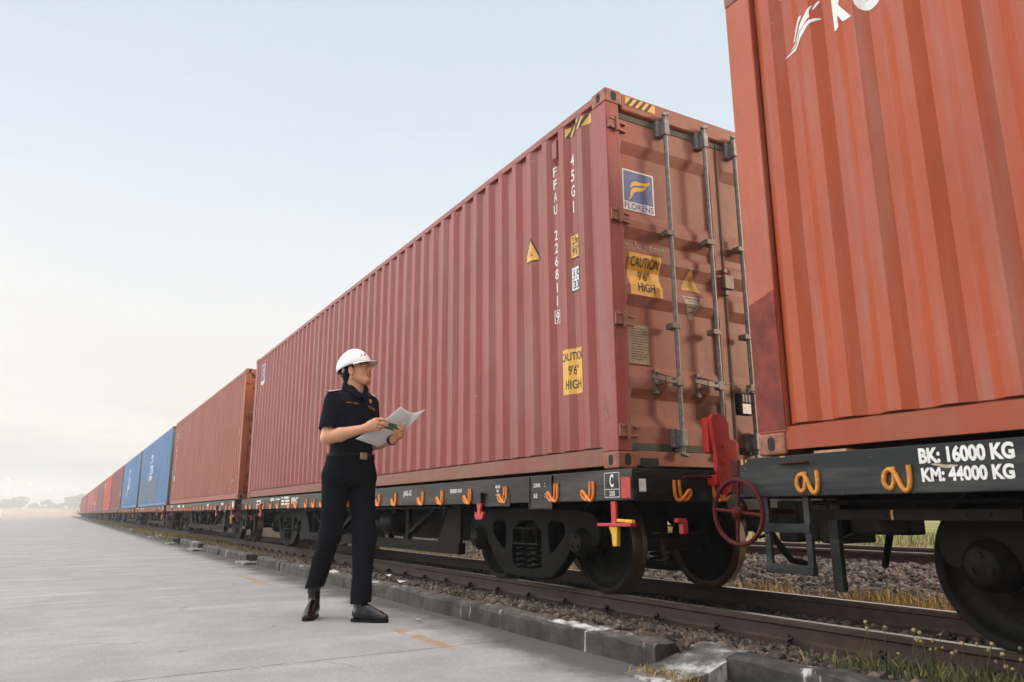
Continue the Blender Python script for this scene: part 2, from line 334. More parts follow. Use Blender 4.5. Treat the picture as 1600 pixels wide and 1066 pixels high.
def obj(name, me, mat, parent=None, bevel=0, label=None):
    o = bpy.data.objects.new(name, me); COL.objects.link(o)
    if mat is not None and not me.materials: me.materials.append(M[mat] if isinstance(mat, str) else mat)
    if parent: o.parent = parent
    if bevel:
        b = o.modifiers.new('bevel', 'BEVEL'); b.width = bevel; b.segments = 2; b.limit_method = 'ANGLE'; b.angle_limit = R_(40); b.harden_normals = False
    if label: o['label'] = label
    return o
def tag(o, label=None, cat=None, group=None, kind=None):
    for k, v in (('label', label), ('category', cat), ('group', group), ('kind', kind)):
        if v: o[k] = v
    return o
def thing(name, label, cat, loc=(0, 0, 0), group=None, rz=0):
    o = bpy.data.objects.new(name, None); COL.objects.link(o); o.location = loc; o.rotation_euler.z = rz; o.empty_display_size = .3
    return tag(o, label, cat, group)
def kids(o): return [c for c in list(bpy.data.objects) if c.parent == o]
def copy_tree(o, parent=None, mm={}, only=None, depth=0):
    c = o.copy(); COL.objects.link(c)
    if parent: c.parent = parent
    if o.type == 'MESH' and mm and o.material_slots:
        m0 = o.material_slots[0].material
        if m0.name in mm:
            c.material_slots[0].link = 'OBJECT'; c.material_slots[0].material = mm[m0.name]
    for ch in KID.get(o.name, []):
        if only and depth == 0 and ch.name.split('.')[0] not in only: continue
        copy_tree(ch, c, mm, only, depth + 1)
    return c
KID = {}
def index_kids():
    KID.clear()
    for c in bpy.data.objects:
        if c.parent: KID.setdefault(c.parent.name, []).append(c)

def plate_mesh(outer, holes, plane, t0, t1, bevel=.004, round_=0):
    """flat casting with holes (2d curve fill), thickness t0..t1 along the plane normal"""
    cu = bpy.data.curves.new('plate', 'CURVE'); cu.dimensions = '2D'; cu.fill_mode = 'BOTH'
    th = abs(t1 - t0); cu.extrude = th / 2 - bevel; cu.bevel_depth = bevel; cu.bevel_resolution = 1
    for poly in [outer] + holes:
        if round_: poly = chaikin(poly, round_)
        sp = cu.splines.new('POLY'); sp.points.add(len(poly) - 1); sp.use_cyclic_u = True
        for q, p in zip(sp.points, poly): q.co = (p[0], p[1], 0, 1)
    o = bpy.data.objects.new('tmp', cu); COL.objects.link(o)
    me = bpy.data.meshes.new_from_object(o.evaluated_get(bpy.context.evaluated_depsgraph_get()))
    bpy.data.objects.remove(o); bpy.data.curves.remove(cu)
    mid = (t0 + t1) / 2
    for v in me.vertices:
        a, b, c = v.co
        v.co = {'yz': (mid + c, a, b), 'xz': (a, mid + c, b), 'xy': (a, b, mid + c)}[plane]
    fix_normals(me); return me
def fix_normals(me):
    bm = bmesh.new(); bm.from_mesh(me); bmesh.ops.remove_doubles(bm, verts=bm.verts, dist=1e-5); bmesh.ops.recalc_face_normals(bm, faces=bm.faces); bm.to_mesh(me); bm.free()
def chaikin(p, n=2):
    for _ in range(n):
        q = []
        for i in range(len(p)):
            a, b = p[i], p[(i + 1) % len(p)]
            q += [(a[0] * .75 + b[0] * .25, a[1] * .75 + b[1] * .25), (a[0] * .25 + b[0] * .75, a[1] * .25 + b[1] * .75)]
        p = q
    return p

def poly_mesh2d(polys, res=0):
    """flat fill of closed 2d polygons -> mesh in xy"""
    cu = bpy.data.curves.new('fill', 'CURVE'); cu.dimensions = '2D'; cu.fill_mode = 'BOTH'
    for poly in polys:
        sp = cu.splines.new('POLY'); sp.points.add(len(poly) - 1); sp.use_cyclic_u = True
        for q, p in zip(sp.points, poly): q.co = (p[0], p[1], 0, 1)
    o = bpy.data.objects.new('tmp', cu); COL.objects.link(o)
    me = bpy.data.meshes.new_from_object(o.evaluated_get(bpy.context.evaluated_depsgraph_get()))
    bpy.data.objects.remove(o); bpy.data.curves.remove(cu); return me
def text2d(txt, w=None, h=None, bold=0.0, spacing=1.0):
    cu = bpy.data.curves.new('txt', 'FONT'); cu.body = txt; cu.size = 1; cu.offset = bold; cu.space_character = spacing; cu.resolution_u = 4
    o = bpy.data.objects.new('tmp', cu); COL.objects.link(o)
    me = bpy.data.meshes.new_from_object(o.evaluated_get(bpy.context.evaluated_depsgraph_get()))
    bpy.data.objects.remove(o); bpy.data.curves.remove(cu)
    xs = [v.co.x for v in me.vertices]; ys = [v.co.y for v in me.vertices]
    sx = w / (max(xs) - min(xs)) if w else None; sy = h / (max(ys) - min(ys)) if h else None
    sx = sx or sy; sy = sy or sx
    for v in me.vertices: v.co = ((v.co.x - min(xs)) * sx, (v.co.y - min(ys)) * sy, 0)
    return me
def join2d(parts):
    """parts: (mesh2d, dx, dy) -> one mesh"""
    me = bpy.data.meshes.new('marks'); vs = []; fs = []
    for m, dx, dy in parts:
        o = len(vs); vs += [(v.co.x + dx, v.co.y + dy, 0) for v in m.vertices]; fs += [tuple(i + o for i in p.vertices) for p in m.polygons]
    me.from_pydata(vs, [], fs); return me
def rect2d(x0, y0, x1, y1):
    me = bpy.data.meshes.new('rect'); me.from_pydata([(x0, y0, 0), (x1, y0, 0), (x1, y1, 0), (x0, y1, 0)], [], [(0, 1, 2, 3)]); return me
def on_plane(me, origin, right, up, normal, off=.002, prof=None, cuts=None):
    """lay a 2d mesh onto a wall; prof(s) gives the wall's own relief along 'cuts'"""
    me = me.copy()
    if cuts is not None:
        bm = bmesh.new(); bm.from_mesh(me); ax, vals = cuts
        lo = min(v.co[ax] for v in bm.verts); hi = max(v.co[ax] for v in bm.verts)
        for c in vals:
            if lo < c < hi:
                no = [0, 0, 0]; no[ax] = 1; co = [0, 0, 0]; co[ax] = c
                bmesh.ops.bisect_plane(bm, geom=bm.verts[:] + bm.edges[:] + bm.faces[:], plane_co=co, plane_no=no)
        bm.to_mesh(me); bm.free()
    O, Rr, U, N = Vector(origin), Vector(right), Vector(up), Vector(normal)
    for v in me.vertices:
        d = off + (prof(v.co) if prof else 0)
        v.co = O + Rr * v.co.x + U * v.co.y + N * d
    # consistent facing
    for p in me.polygons:
        pass
    bm = bmesh.new(); bm.from_mesh(me)
    for f in bm.faces:
        f.normal_update()
        if f.normal.dot(N) < 0: f.normal_flip()
    bm.to_mesh(me); bm.free(); return me

# ------------------------------------------------------------------ ground, pavement, kerb
def ground():
    P = -.96
    # pavement: huge slab; edge runs beside the kerb, steps back at the open gutter near the camera
    xs = [-400, -120, -40, -16, -8, -5, -3.5, -2.5, -1.9, -1.5, -1.2, -.945]
    ys = [-60, -20, -10, -6, -4, -3, -2.2, -1.66, -1.2, -.6, 0, 1, 2, 4, 7, 11, 16, 24, 40, 70, 120, 225]
    vs = []; fs = []
    for y in ys:
        for x in xs:
            xe = x
            if y < -1.6 and x == xs[-1]: xe = -1.06
            vs.append((xe, y, P))
    n = len(xs)
    for j in range(len(ys) - 1):
        for i in range(n - 1): fs.append((j * n + i, j * n + i + 1, (j + 1) * n + i + 1, (j + 1) * n + i))
    b = MB().add(vs, fs); tag(b.build('pavement', 'pavement'), kind='structure')
    # edge of the slab along the gutter
    b = MB().box((-1.075, -60, -1.4), (-1.06, -1.668, P - .004)); tag(b.build('gutter_side', 'kerb'), kind='structure')
    b = MB().box((-1.06, -60, -1.32), (-.80, -1.668, -1.28)); tag(b.build('gutter_bed', 'gutter'), kind='structure')
    # field: one sheet to the horizon
    b = MB().add([(-1500, -900, -1.36), (1500, -900, -1.36), (1500, 2600, -1.36), (-1500, 2600, -1.36)], [(0, 1, 2, 3)])
    tag(b.build('ground', 'field'), kind='structure')
    b = MB().add([(7.9, -60, -1.08), (11, -60, -1.0), (60, -60, -.9), (60, 400, -.9), (11, 400, -1.0), (7.9, 400, -1.08)], [(0, 1, 4, 5), (1, 2, 3, 4)])
    tag(b.build('field', 'field'), kind='structure')
    # track bed: height profile across, gentle bumps
    prof = [(-.82, -.868), (-.62, -.885), (-.40, -.93), (-.1, -.985), (.3, -1.055), (.55, -1.085), (.8, -1.085), (1.2, -1.10), (1.7, -1.085), (1.95, -1.09), (2.3, -1.14), (2.8, -1.19), (3.3, -1.19), (3.6, -1.15), (4.0, -1.06), (4.5, -.955), (4.8, -.925), (6.6, -.925), (7.1, -1.0), (7.9, -1.09)]
    px = np.array([p[0] for p in prof]); pz = np.array([p[1] for p in prof])
    X = np.concatenate([np.arange(-.82, 5.0, .06), np.arange(5.0, 7.95, .2)]); Y = np.concatenate([np.arange(-14, -4, .5), np.arange(-4, 14, .09), np.arange(14, 40, .5), np.arange(40, 231, 4.)])
    Z = np.interp(X, px, pz)
    XX, YY = np.meshgrid(X, Y); ZZ = np.tile(Z, (len(Y), 1)) + rng.normal(0, .007, XX.shape) - .10 * ((XX < -.62) & (YY < -1.40))
    V = np.stack([XX, YY, ZZ], -1).reshape(-1, 3); nx = len(X)
    j, i = np.meshgrid(np.arange(len(Y) - 1), np.arange(nx - 1), indexing='ij'); a = (j * nx + i).ravel()
    o = np_mesh('track_bed', V, np.stack([a, a + 1, a + 1 + nx, a + nx], -1), 'bed', True); tag(o, kind='structure')
    return px, pz
def np_mesh(name, V, F, mat, smooth=False):
    me = bpy.data.meshes.new(name); V = np.asarray(V, np.float32); F = np.asarray(F, np.int32); k = F.shape[1]
    me.vertices.add(len(V)); me.vertices.foreach_set('co', V.ravel()); me.loops.add(F.size); me.loops.foreach_set('vertex_index', F.ravel())
    me.polygons.add(len(F)); me.polygons.foreach_set('loop_start', np.arange(0, F.size, k, dtype=np.int32)); me.polygons.foreach_set('loop_total', np.full(len(F), k, np.int32))
    me.polygons.foreach_set('use_smooth', np.full(len(F), smooth)); me.update(calc_edges=True); me.validate()
    return obj(name, me, mat)
BEDX, BEDZ = ground()
bedz = lambda x: np.interp(x, BEDX, BEDZ)

def rough_block(x0, x1, y0, y1, z0, z1, step=.12, jit=.009):
    """kerb stone: boxes subdivided along y with worn edges"""
    b = MB(); n = max(1, int((y1 - y0) / step)); sec = [(x0, z0), (x0 + .004, z1 - .02), (x0 + .018, z1 - .002), ((x0 + x1) / 2, z1), (x1 - .02, z1), (x1, z1 - .03), (x1, z0)]
    vs = []
    for k in range(n + 1):
        y = y0 + (y1 - y0) * k / n
        for i, (x, z) in enumerate(sec):
            q = jit if i < 6 else 0
            vs.append((x + random.uniform(-q, q), y, z + (random.uniform(-q, q) if i not in (0, 6) else 0)))
    m = len(sec); fs = [(k * m + i, k * m + i + 1, (k + 1) * m + i + 1, (k + 1) * m + i) for k in range(n) for i in range(m - 1)]
    fs += [tuple(range(m))[::-1], tuple(n * m + i for i in range(m))]
    return b.add(vs, fs)
kb = [(-1.39, 2.35), (2.37, 5.3), (5.32, 6.6), (7.25, 9.4), (9.42, 11.0), (11.9, 14.5), (15.3, 19.5), (20.4, 27.), (27.02, 40.), (41., 62.), (62.02, 110.), (110.02, 215.)]
for i, (a, b_) in enumerate(kb):
    off = 0 if i < 4 else (0.03 if i % 2 else -.02)
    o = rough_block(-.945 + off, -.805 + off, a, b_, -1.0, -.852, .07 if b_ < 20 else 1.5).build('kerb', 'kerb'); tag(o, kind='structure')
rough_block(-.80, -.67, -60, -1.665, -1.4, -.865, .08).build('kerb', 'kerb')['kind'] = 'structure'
b = MB(); vs = []; sec = [(-1.13, -1.3), (-1.13, -.951), (-1.02, -.940), (-.90, -.925), (-.80, -.893), (-.73, -.872), (-.66, -.866), (-.62, -.90), (-.62, -1.3)]
ys_ = [-1.668, -1.60, -1.52, -1.44, -1.385]
for y_ in ys_: vs += [(x_ + (rng.uniform(-.012, .012) if 0 < k_ < 7 else 0), y_ + rng.uniform(-.008, .008), z_ + (rng.uniform(-.004, .004) if 1 < k_ < 7 else 0)) for k_, (x_, z_) in enumerate(sec)]
m_ = len(sec); b.add(vs, [(j * m_ + i, j * m_ + i + 1, (j + 1) * m_ + i + 1, (j + 1) * m_ + i) for j in range(4) for i in range(m_ - 1)] + [tuple(range(m_)), tuple(range(4 * m_, 5 * m_))])
o = b.build('mortar_apron', 'lime'); tag(o, kind='structure')
for (x0, x1, y0, y1) in ((-1.10, -.94, 6.62, 7.22), (-1.12, -.93, 11.02, 11.88), (-1.13, -.95, 14.55, 15.25), (-1.05, -.94, 19.6, 20.3), (-.94, -.66, 6.62, 7.22), (-.94, -.66, 11.02, 11.88)):
    b = MB(); b.box((x0, y0, -1.0), (x1, y1, -.93 if x0 < -1 else -.945)); tag(b.build('gutter_cover', 'lime', bevel=.01), kind='structure')

# ------------------------------------------------------------------ rails
def rail_prof(h=.155): return [(-.055, 0), (.055, 0), (.055, .012), (.012, .026), (.008, .045), (.008, h - .045), (.032, h - .034), (.033, h - .008), (.026, h - .001), (-.026, h - .001), (-.033, h - .008), (-.032, h - .034), (-.008, h - .045), (-.008, .045), (-.012, .026), (-.055, .012)]
def rail(x, ztop, label, clips=0, side=-1):
    t = thing('rail', label, 'rail', (x, 0, ztop - .155), group='rails of the two tracks')
    b = MB(); b.prism(rail_prof(), 'xz', -14, 230); b.build('rail_body', 'rail', t)
    b = MB(); b.box((-.024, -14, .1545), (.024, 230, .1562)); b.build('rail_head', 'railtop', t)
    for k in range(clips):
        y = -2.6 + k * .6
        c = MB(); pth = [(side * (.045 + .028 * math.sin(q * .9)), y + .032 * math.cos(q * 1.3) + (q - 3) * .008, .028 + .030 * abs(math.sin(q * .75))) for q in np.linspace(0, 6.2, 16)]
        c.tube(pth, .0095, 6); c.box((side * .098 - .03, y - .045, .0), (side * .098 + .02, y + .045, .026)); c.build('rail_clip', 'clip', t)
    return t
rail(.66, -.936, 'nearest rusty rail, beside the kerb and under the near wheels', 40)
rail(1.79, -.936, 'second rail of the loaded track, under the far wheels', 0)
rail(5.15, -.775, 'nearer rail of the empty raised track beyond the train', 0)
rail(6.25, -.775, 'farthest rail, on the empty raised track beyond the train', 0)

# ------------------------------------------------------------------ ballast stones and grass
def stones(name, pts, sizes, mat):
    bm = bmesh.new(); bmesh.ops.create_icosphere(bm, subdivisions=1, radius=1); bv = np.array([v.co[:] for v in bm.verts]); bf = np.array([[v.index for v in f.verts] for f in bm.faces]); bm.free()
    n = len(pts); nv = len(bv)
    sc = sizes[:, None] * rng.uniform(.55, 1.25, (n, 3)); ang = rng.uniform(0, 6.28, (n, 3))
    J = bv[None] * (1 + rng.uniform(-.28, .28, (n, nv, 1)))
    J = J * sc[:, None, :]
    for ax in (0, 2):
        c, s_ = np.cos(ang[:, ax])[:, None], np.sin(ang[:, ax])[:, None]; i, j = [(1, 2), (0, 2), (0, 1)][ax]
        a, b_ = J[..., i].copy(), J[..., j].copy(); J[..., i] = a * c - b_ * s_; J[..., j] = a * s_ + b_ * c
    V = (J + pts[:, None, :]).reshape(-1, 3); F = (bf[None] + (np.arange(n) * nv)[:, None, None]).reshape(-1, 3)
    o = np_mesh(name, V, F, mat); tag(o, kind='stuff'); return o
def scatter(n, x0, x1, y0, y1, pw=1.0):
    x = rng.uniform(x0, x1, n); y = y0 + (y1 - y0) * rng.uniform(0, 1, n) ** pw; return x, y
x, y = scatter(11000, -.80, .57, -3.2, 16, 1.5); keep = ~((x < -.66) & (y < -1.42)); x, y = x[keep], y[keep]
s_ = rng.gamma(4, .004, len(x)).clip(.006, .028); stones('near_ballast', np.stack([x, y, bedz(x) + s_ * .2], -1), s_, 'stone')
x, y = scatter(3000, .76, 1.7, -3, 10, 1.3); s_ = rng.uniform(.015, .035, 3000); stones('middle_ballast', np.stack([x, y, bedz(x) + s_ * .2], -1), s_, 'stone')
x, y = scatter(15000, 3.15, 5.1, -1, 13, 1.2); s_ = rng.uniform(.02, .045, 15000); stones('far_ballast', np.stack([x, y, bedz(x) + s_ * .25], -1), s_, 'stone_far')
x, y = scatter(4500, 5.2, 6.3, -1, 13, 1.2); s_ = rng.uniform(.02, .04, 4500); stones('far_track_ballast', np.stack([x, y, bedz(x) + s_ * .15], -1), s_, 'stone_far')

def blades(name, x, y, z, h, mat, w=.004, lean=.45):
    n = len(x); a = rng.uniform(0, 6.28, n); l = rng.uniform(.1, 1, n) * lean * h; b = rng.uniform(0, 6.28, n)
    dx, dy = np.cos(a) * w, np.sin(a) * w; lx, ly = np.cos(b) * l, np.sin(b) * l
    p0 = np.stack([x - dx, y - dy, z - .01], -1); p1 = np.stack([x + dx, y + dy, z - .01], -1)
    m0 = np.stack([x - dx * .7 + lx * .35, y - dy * .7 + ly * .35, z + h * .6], -1); m1 = np.stack([x + dx * .7 + lx * .35, y + dy * .7 + ly * .35, z + h * .6], -1)
    tp = np.stack([x + lx, y + ly, z + h], -1)
    V = np.stack([p0, p1, m1, m0, tp], 1).reshape(-1, 3); k = np.arange(n)[:, None] * 5
    F = np.concatenate([k + np.array([[0, 1, 2]]), k + np.array([[0, 2, 3]]), k + np.array([[3, 2, 4]])], 0)
    return np_mesh(name, V, F, mat)
# ragged strip between kerb and train farther along
n = 16000; x, y = scatter(n, -1.0, .5, 15.5, 75, 1.6); cl = np.sin(y * 1.7 + x * 2) * .5 + np.sin(y * .6) * .5
k = rng.uniform(-1, 1, n) < cl + .3; x, y = x[k], y[k]
tag(blades('grass', x, y, np.where(x < -.66, -.9, bedz(x)), rng.uniform(.03, .13, len(x)), 'grass', .010), kind='stuff')
n = 1400; x, y = scatter(n, -.62, .4, 8, 16); tag(blades('grass', x, y, bedz(x), rng.uniform(.02, .07, n), 'grass', .006), kind='stuff')
# golden tufts in the dip beyond the train
xs, ys, hs = [], [], []
for (cx, cy, r, m, hh) in ((3.05, 1.55, .22, 420, .22), (3.0, .1, .32, 900, .26), (3.1, .75, .2, 160, .12), (2.75, 2.6, .4, 300, .12), (2.9, 3.6, .5, 400, .12), (2.8, 5.5, .9, 700, .14), (2.8, 8, 1.1, 800, .16), (2.9, 11, 1.5, 800, .16), (2.9, 15, 2., 900, .18), (2.8, -.8, .4, 500, .2), (2.9, 20, 3., 900, .2)):
    a = rng.normal(0, 1, (m, 2)); xs.append(cx + a[:, 0] * r * .55); ys.append(cy + a[:, 1] * r); hs.append(rng.uniform(.3, 1, m) * hh)
x, y, h = map(np.concatenate, (xs, ys, hs)); x = x.clip(2.05, 3.5)
tag(blades('dry_grass', x, y, bedz(x), h, 'grass_gold', .005, .5), kind='stuff')
n = 9000; x, y = scatter(n, 7.4, 16, -6, 40); tag(blades('field_grass', x, y, np.where(x < 7.9, -1.05, -1.0), rng.uniform(.1, .28, n), 'grass', .014), kind='stuff')
# weeds at the near right: leafy ground growth, then single stalks with seed heads
def near_weeds():
    n = 4200; x = rng.uniform(-.55, .62, n); y = -1.75 - rng.uniform(0, 1.6, n) - (x < 0) * .1; k = (rng.uniform(0, 1, n) < np.clip((-1.55 - y) * .9 + (x + .1) * .5, 0, 1)); x, y = x[k], y[k]
    tag(blades('weeds', x, y, bedz(x), rng.uniform(.02, .11, len(x)), 'weed', .0042, .7), kind='stuff')
    n = 3800; x = rng.uniform(-.5, .62, n); y = -1.8 - rng.uniform(0, 1.5, n); k = np.sin(x * 17 + y * 9) + np.sin(x * 7 - y * 21) + rng.uniform(-.8, 1.2, n) > .2; x, y = x[k], y[k]
    tag(blades('weeds', x, y, bedz(x), rng.uniform(.01, .055, len(x)), 'weed', .008, 1.3), kind='stuff')
    n = 380; x = rng.uniform(-.5, .62, n); y = -1.7 - rng.uniform(0, 1.6, n); tag(blades('dead_grass', x, y, bedz(x), rng.uniform(.01, .09, n), 'grass_gold', .0028, 1.6), kind='stuff')
    n = 240; a = rng.normal(0, 1, (n, 2)); tag(blades('edge_grass', -1.03 + a[:, 0] * .030, -1.55 + a[:, 1] * .09, np.full(n, -.962), rng.uniform(.015, .055, n), 'grass_gold', .003, .9), kind='stuff')
    t0 = None
    for i in range(34):
        x = rng.uniform(-.3, .6); y = rng.uniform(-2.7, -1.75); h = rng.uniform(.09, .21); z = float(bedz(x))
        t = thing('weed_stalk', 'thin dry weed stalk with a round seed head, by the rail at lower right', 'weed', (x, y, z), 'weed stalks by the rail')
        lx, ly = rng.uniform(-.04, .04, 2)
        MB().tube([(0, 0, -.01), (lx * .3, ly * .3, h * .5), (lx, ly, h)], .0016, 5).build('stem', 'weed', t)
        b = MB(); b.lathe([(-.008, .001), (-.004, .007), (.002, .009), (.007, .006), (.009, .001)], (lx, ly, h), 'z', 8); b.build('seed_head', 'seed', t)
near_weeds()
for (x, y, a, nm) in ((-.78, 1.9, .4, 'flat scrap of white litter on the kerb top behind the worker'), (-.4, 3.2, 1.1, 'crumpled white litter scrap on the stones between kerb and rail'), (-1.22, .55, 2., 'tiny white litter scrap on the pavement near the kerb')):
    b = MB(); b.add([(-.05, -.02, 0), (.04, -.03, .012), (.055, .02, .004), (-.03, .03, .018)], [(0, 1, 2), (0, 2, 3)]); 
    o = b.build('litter', 'paper'); o.location = (x, y, -.95 if x < -1 else (-.845 if x < -.6 else float(bedz(x)) + .03)); o.rotation_euler.z = a
    if x < -1: o.scale = (.4,) * 3
    s2 = o.modifiers.new('thickness', 'SOLIDIFY'); s2.thickness = .002; tag(o, nm, 'litter')

# ------------------------------------------------------------------ containers
CW, CL, CH = 2.438, 12.192, 2.896
CY0, CN = .20, 46; CP = (CL - .40) / CN
SEG = (.26, .24, .26, .24)                    # inner flat, slope out, outer flat, slope in
X_OUT, X_IN = .006, .042
def corr_breaks():
    br = []
    for k in range(CN):
        y = CY0 + k * CP; br += [(y, X_IN), (y + .26 * CP, X_IN), (y + .50 * CP, X_OUT), (y + .76 * CP, X_OUT)]
    return br + [(CL - .20, X_IN)]
CB = corr_breaks(); CBY = np.array([b[0] for b in CB]); CBX = np.array([b[1] for b in CB])
corr = lambda y: float(np.interp(y, CBY, CBX))
# door relief (y inset by height)
DZ = [(.18, 0), (.30, 0), (.38, .036), (.50, .036), (.57, 0), (.65, 0), (.75, .036), (1.19, .036), (1.27, 0), (1.35, 0), (1.42, .036), (1.47, .036), (1.56, 0), (1.62, 0), (1.66, .036), (1.715, .036), (1.80, 0), (1.86, 0), (1.94, .036), (2.41, .036), (2.50, 0), (2.68, 0)]
dz_ = np.array([d[0] for d in DZ]); dd_ = np.array([d[1] for d in DZ]); DY = .032
DTOP = 2.68
door_rel = lambda z: float(np.interp(z, dz_, dd_))
def casting(parent, cx, cy, cz, sx, sy, sz):
    """ISO corner casting: block 0.178(y) x 0.162(x) x 0.118(z) with a lozenge hole on each outer face"""
    # outward signs sx,sy,sz ; cx.. is the outer corner
    b = MB(); x0, x1 = sorted((cx, cx - sx * .162)); y0, y1 = sorted((cy, cy - sy * .178)); z0, z1 = sorted((cz, cz - sz * .118))
    b.box((x0, y0, z0), (x1, y1, z1)); o = b.build('corner_casting', 'casting', parent, bevel=.012)
    zc = (z0 + z1) / 2; h = MB()
    def loz(r, L): return [(r * math.cos(t) , (L if math.sin(t) > 0 else -L) + r * math.sin(t)) for t in np.linspace(.01, 2 * math.pi + .01, 17)[:-1]]
    L = [(a + (y0 + y1) / 2, b_ + zc) for a, b_ in loz(.024, .014)]
    h.prism(L, 'yz', cx + sx * .0015, cx - sx * .01); h.build('casting_hole', 'hole', o); h = MB()
    L = [(a + (x0 + x1) / 2, b_ + zc) for a, b_ in loz(.027, .014)]
    h.prism(L, 'xz', cy + sy * .0015, cy - sy * .01)
    h.build('casting_hole', 'hole', o)
def make_container():
    t = thing('shipping_container', 'x', 'container')
    for cz, sz in ((0, -1), (CH, 1)):
        for cx, sx in ((0, -1), (CW, 1)):
            for cy, sy in ((0, -1), (CL, 1)): casting(t, cx, cy, cz, sx, sy, sz)
    for cx, s in ((.004, 1), (CW - .004, -1)):
        # rear (door end) post: side face plus return to the door; front post
        b = MB(); L = [(cx, .004), (cx + s * .125, .004), (cx + s * .125, .05), (cx + s * .06, .05), (cx + s * .06, .19), (cx, .19)]
        b.prism(L, 'xy', .118, CH - .118); b.build('corner_post', 'maroon', t, bevel=.008)
        b = MB(); L = [(cx, CL - .004), (cx + s * .10, CL - .004), (cx + s * .10, CL - .05), (cx + s * .05, CL - .05), (cx + s * .05, CL - .19), (cx, CL - .19)]
        b.prism(L, 'xy', .118, CH - .118); b.build('corner_post', 'maroon', t, bevel=.008)
        # rails
        xa, xb = sorted((cx + s * .002, cx + s * .06))
        b = MB(); b.box((xa, .178, CH - .072), (xb, CL - .178, CH - .012)); b.build('top_rail', 'maroon', t, bevel=.006)
        b = MB(); L = [(.012, .024), (.07, .024), (.07, .034), (.022, .034), (.022, .135), (.07, .135), (.07, .165), (.058, .165), (.058, .144), (.012, .144)]
        xo = 0 if s == 1 else CW
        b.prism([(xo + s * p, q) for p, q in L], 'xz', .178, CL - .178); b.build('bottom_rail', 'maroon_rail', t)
        # corrugated side
        z0, z1 = .158, CH - .060; vs = []
        for (y, x_) in CB: vs += [(xo + s * x_, y, z0), (xo + s * x_, y, z1)]
        m = len(CB); fs = [(2 * i, 2 * i + 2, 2 * i + 3, 2 * i + 1) for i in range(m - 1)]
        vs2 = [(v[0] + s * .004, v[1], v[2]) for v in vs]; o2 = len(vs)
        fs += [(o2 + 2 * i + 1, o2 + 2 * i + 3, o2 + 2 * i + 2, o2 + 2 * i) for i in range(m - 1)]
        fs += [(2 * i, o2 + 2 * i, o2 + 2 * i + 2, 2 * i + 2) for i in range(m - 1)]
        b = MB().add(vs + vs2, fs); b.build('side_panel', 'maroon', t)
        # little ventilator near the top of each end
        for yv in ((.735, .82) if False else (.715,)):
            b = MB(); xv = xo + s * X_IN
            b.prism([(xv - s * .001, 2.55), (xv - s * .04, 2.60), (xv - s * .04, 2.755), (xv - s * .001, 2.785)] , 'xz', yv - .035, yv + .035)
            b.build('ventilator', 'maroon', t, bevel=.005)
    b = MB(); vs = []; ny = 80
    for k in range(ny + 1):
        y = .18 + (CL - .36) * k / ny; z = CH - .02 - (.018 if k % 4 in (1, 2) else 0)
        vs += [(.058, y, z), (CW - .058, y, z)]
    b.add(vs, [(2 * i, 2 * i + 1, 2 * i + 3, 2 * i + 2) for i in range(ny)]); b.build('roof_panel', 'maroon', t)
    b = MB(); b.box((.075, .2, .10), (CW - .075, CL - .2, .15)); b.build('floor', 'gear_dirty', t)
    # front end wall: vertical corrugation
    vs = []; m = 0
    for k, x_ in enumerate(np.linspace(.125, CW - .125, 41)):
        vs += [(x_, CL - (.01 if k % 4 in (0, 1) else .05), .14), (x_, CL - (.01 if k % 4 in (0, 1) else .05), CH - .11)]; m += 1
    b = MB().add(vs, [(2 * i, 2 * i + 2, 2 * i + 3, 2 * i + 1) for i in range(m - 1)]); b.build('end_wall', 'maroon', t)
    b = MB(); b.box((.162, CL - .06, CH - .115), (CW - .162, CL - .004, CH - .012)); b.build('header', 'maroon', t, bevel=.006)
    b = MB(); b.box((.162, CL - .06, .02), (CW - .162, CL - .004, .145)); b.build('sill', 'maroon', t, bevel=.006)
    # door header and sill
    b = MB(); b.prism([(.012, 2.745), (.06, 2.72), (.06, CH - .012), (.004, CH - .012), (.004, 2.755)], 'yz', .162, CW - .162); b.build('header', 'maroon_door', t, bevel=.004)
    b = MB(); b.box((.162, .010, .02), (CW - .162, .07, .125)); b.build('sill', 'maroon_door', t, bevel=.006)
    b = MB(); b.box((.20, .004, .012), (.36, .012, .075)); b.build('fork_pocket', 'hole', t)
    # doors
    leaves = ((.128, 1.158), (1.175, CW - .128))
    for li, (xa, xb) in enumerate(leaves):
        b = MB()
        def strip(x0, x1, rel):
            vs = []
            for (z, d) in DZ: vs += [(x0, DY + (d if rel else 0), z), (x1, DY + (d if rel else 0), z)]
            m = len(DZ); b.add(vs, [(2 * i, 2 * i + 1, 2 * i + 3, 2 * i + 2) for i in range(m - 1)])
            return vs
        strip(xa, xa + .018, False); strip(xb - .07, xb, False); strip(xa + .042, xb - .095, True)
        for xo, xi in ((xa + .018, xa + .042), (xb - .07, xb - .095)):      # cheeks closing the relief at both sides
            vs = []
            for (z, d) in DZ: vs += [(xo, DY, z), (xi, DY + d, z)]
            b.add(vs, [(2 * i, 2 * i + 1, 2 * i + 3, 2 * i + 2) for i in range(len(DZ) - 1)])
        b.box((xa, DY + .04, .18), (xb, DY + .05, DTOP))
        d = b.build('door', 'maroon_door', t)
        b = MB(); b.box((xa - .004, DY - .006, .13), (xb + .004, DY + .03, .18)); b.box((xa - .004, DY - .006, DTOP), (xb + .004, DY + .03, 2.725))
        b.box((xb - .002 if li == 0 else xa - .012, DY - .004, .18), (xb + .012 if li == 0 else xa + .002, DY + .03, DTOP)); b.build('gasket', 'gasket', d)
        hx = xa if li == 0 else xb; s = 1 if li == 0 else -1
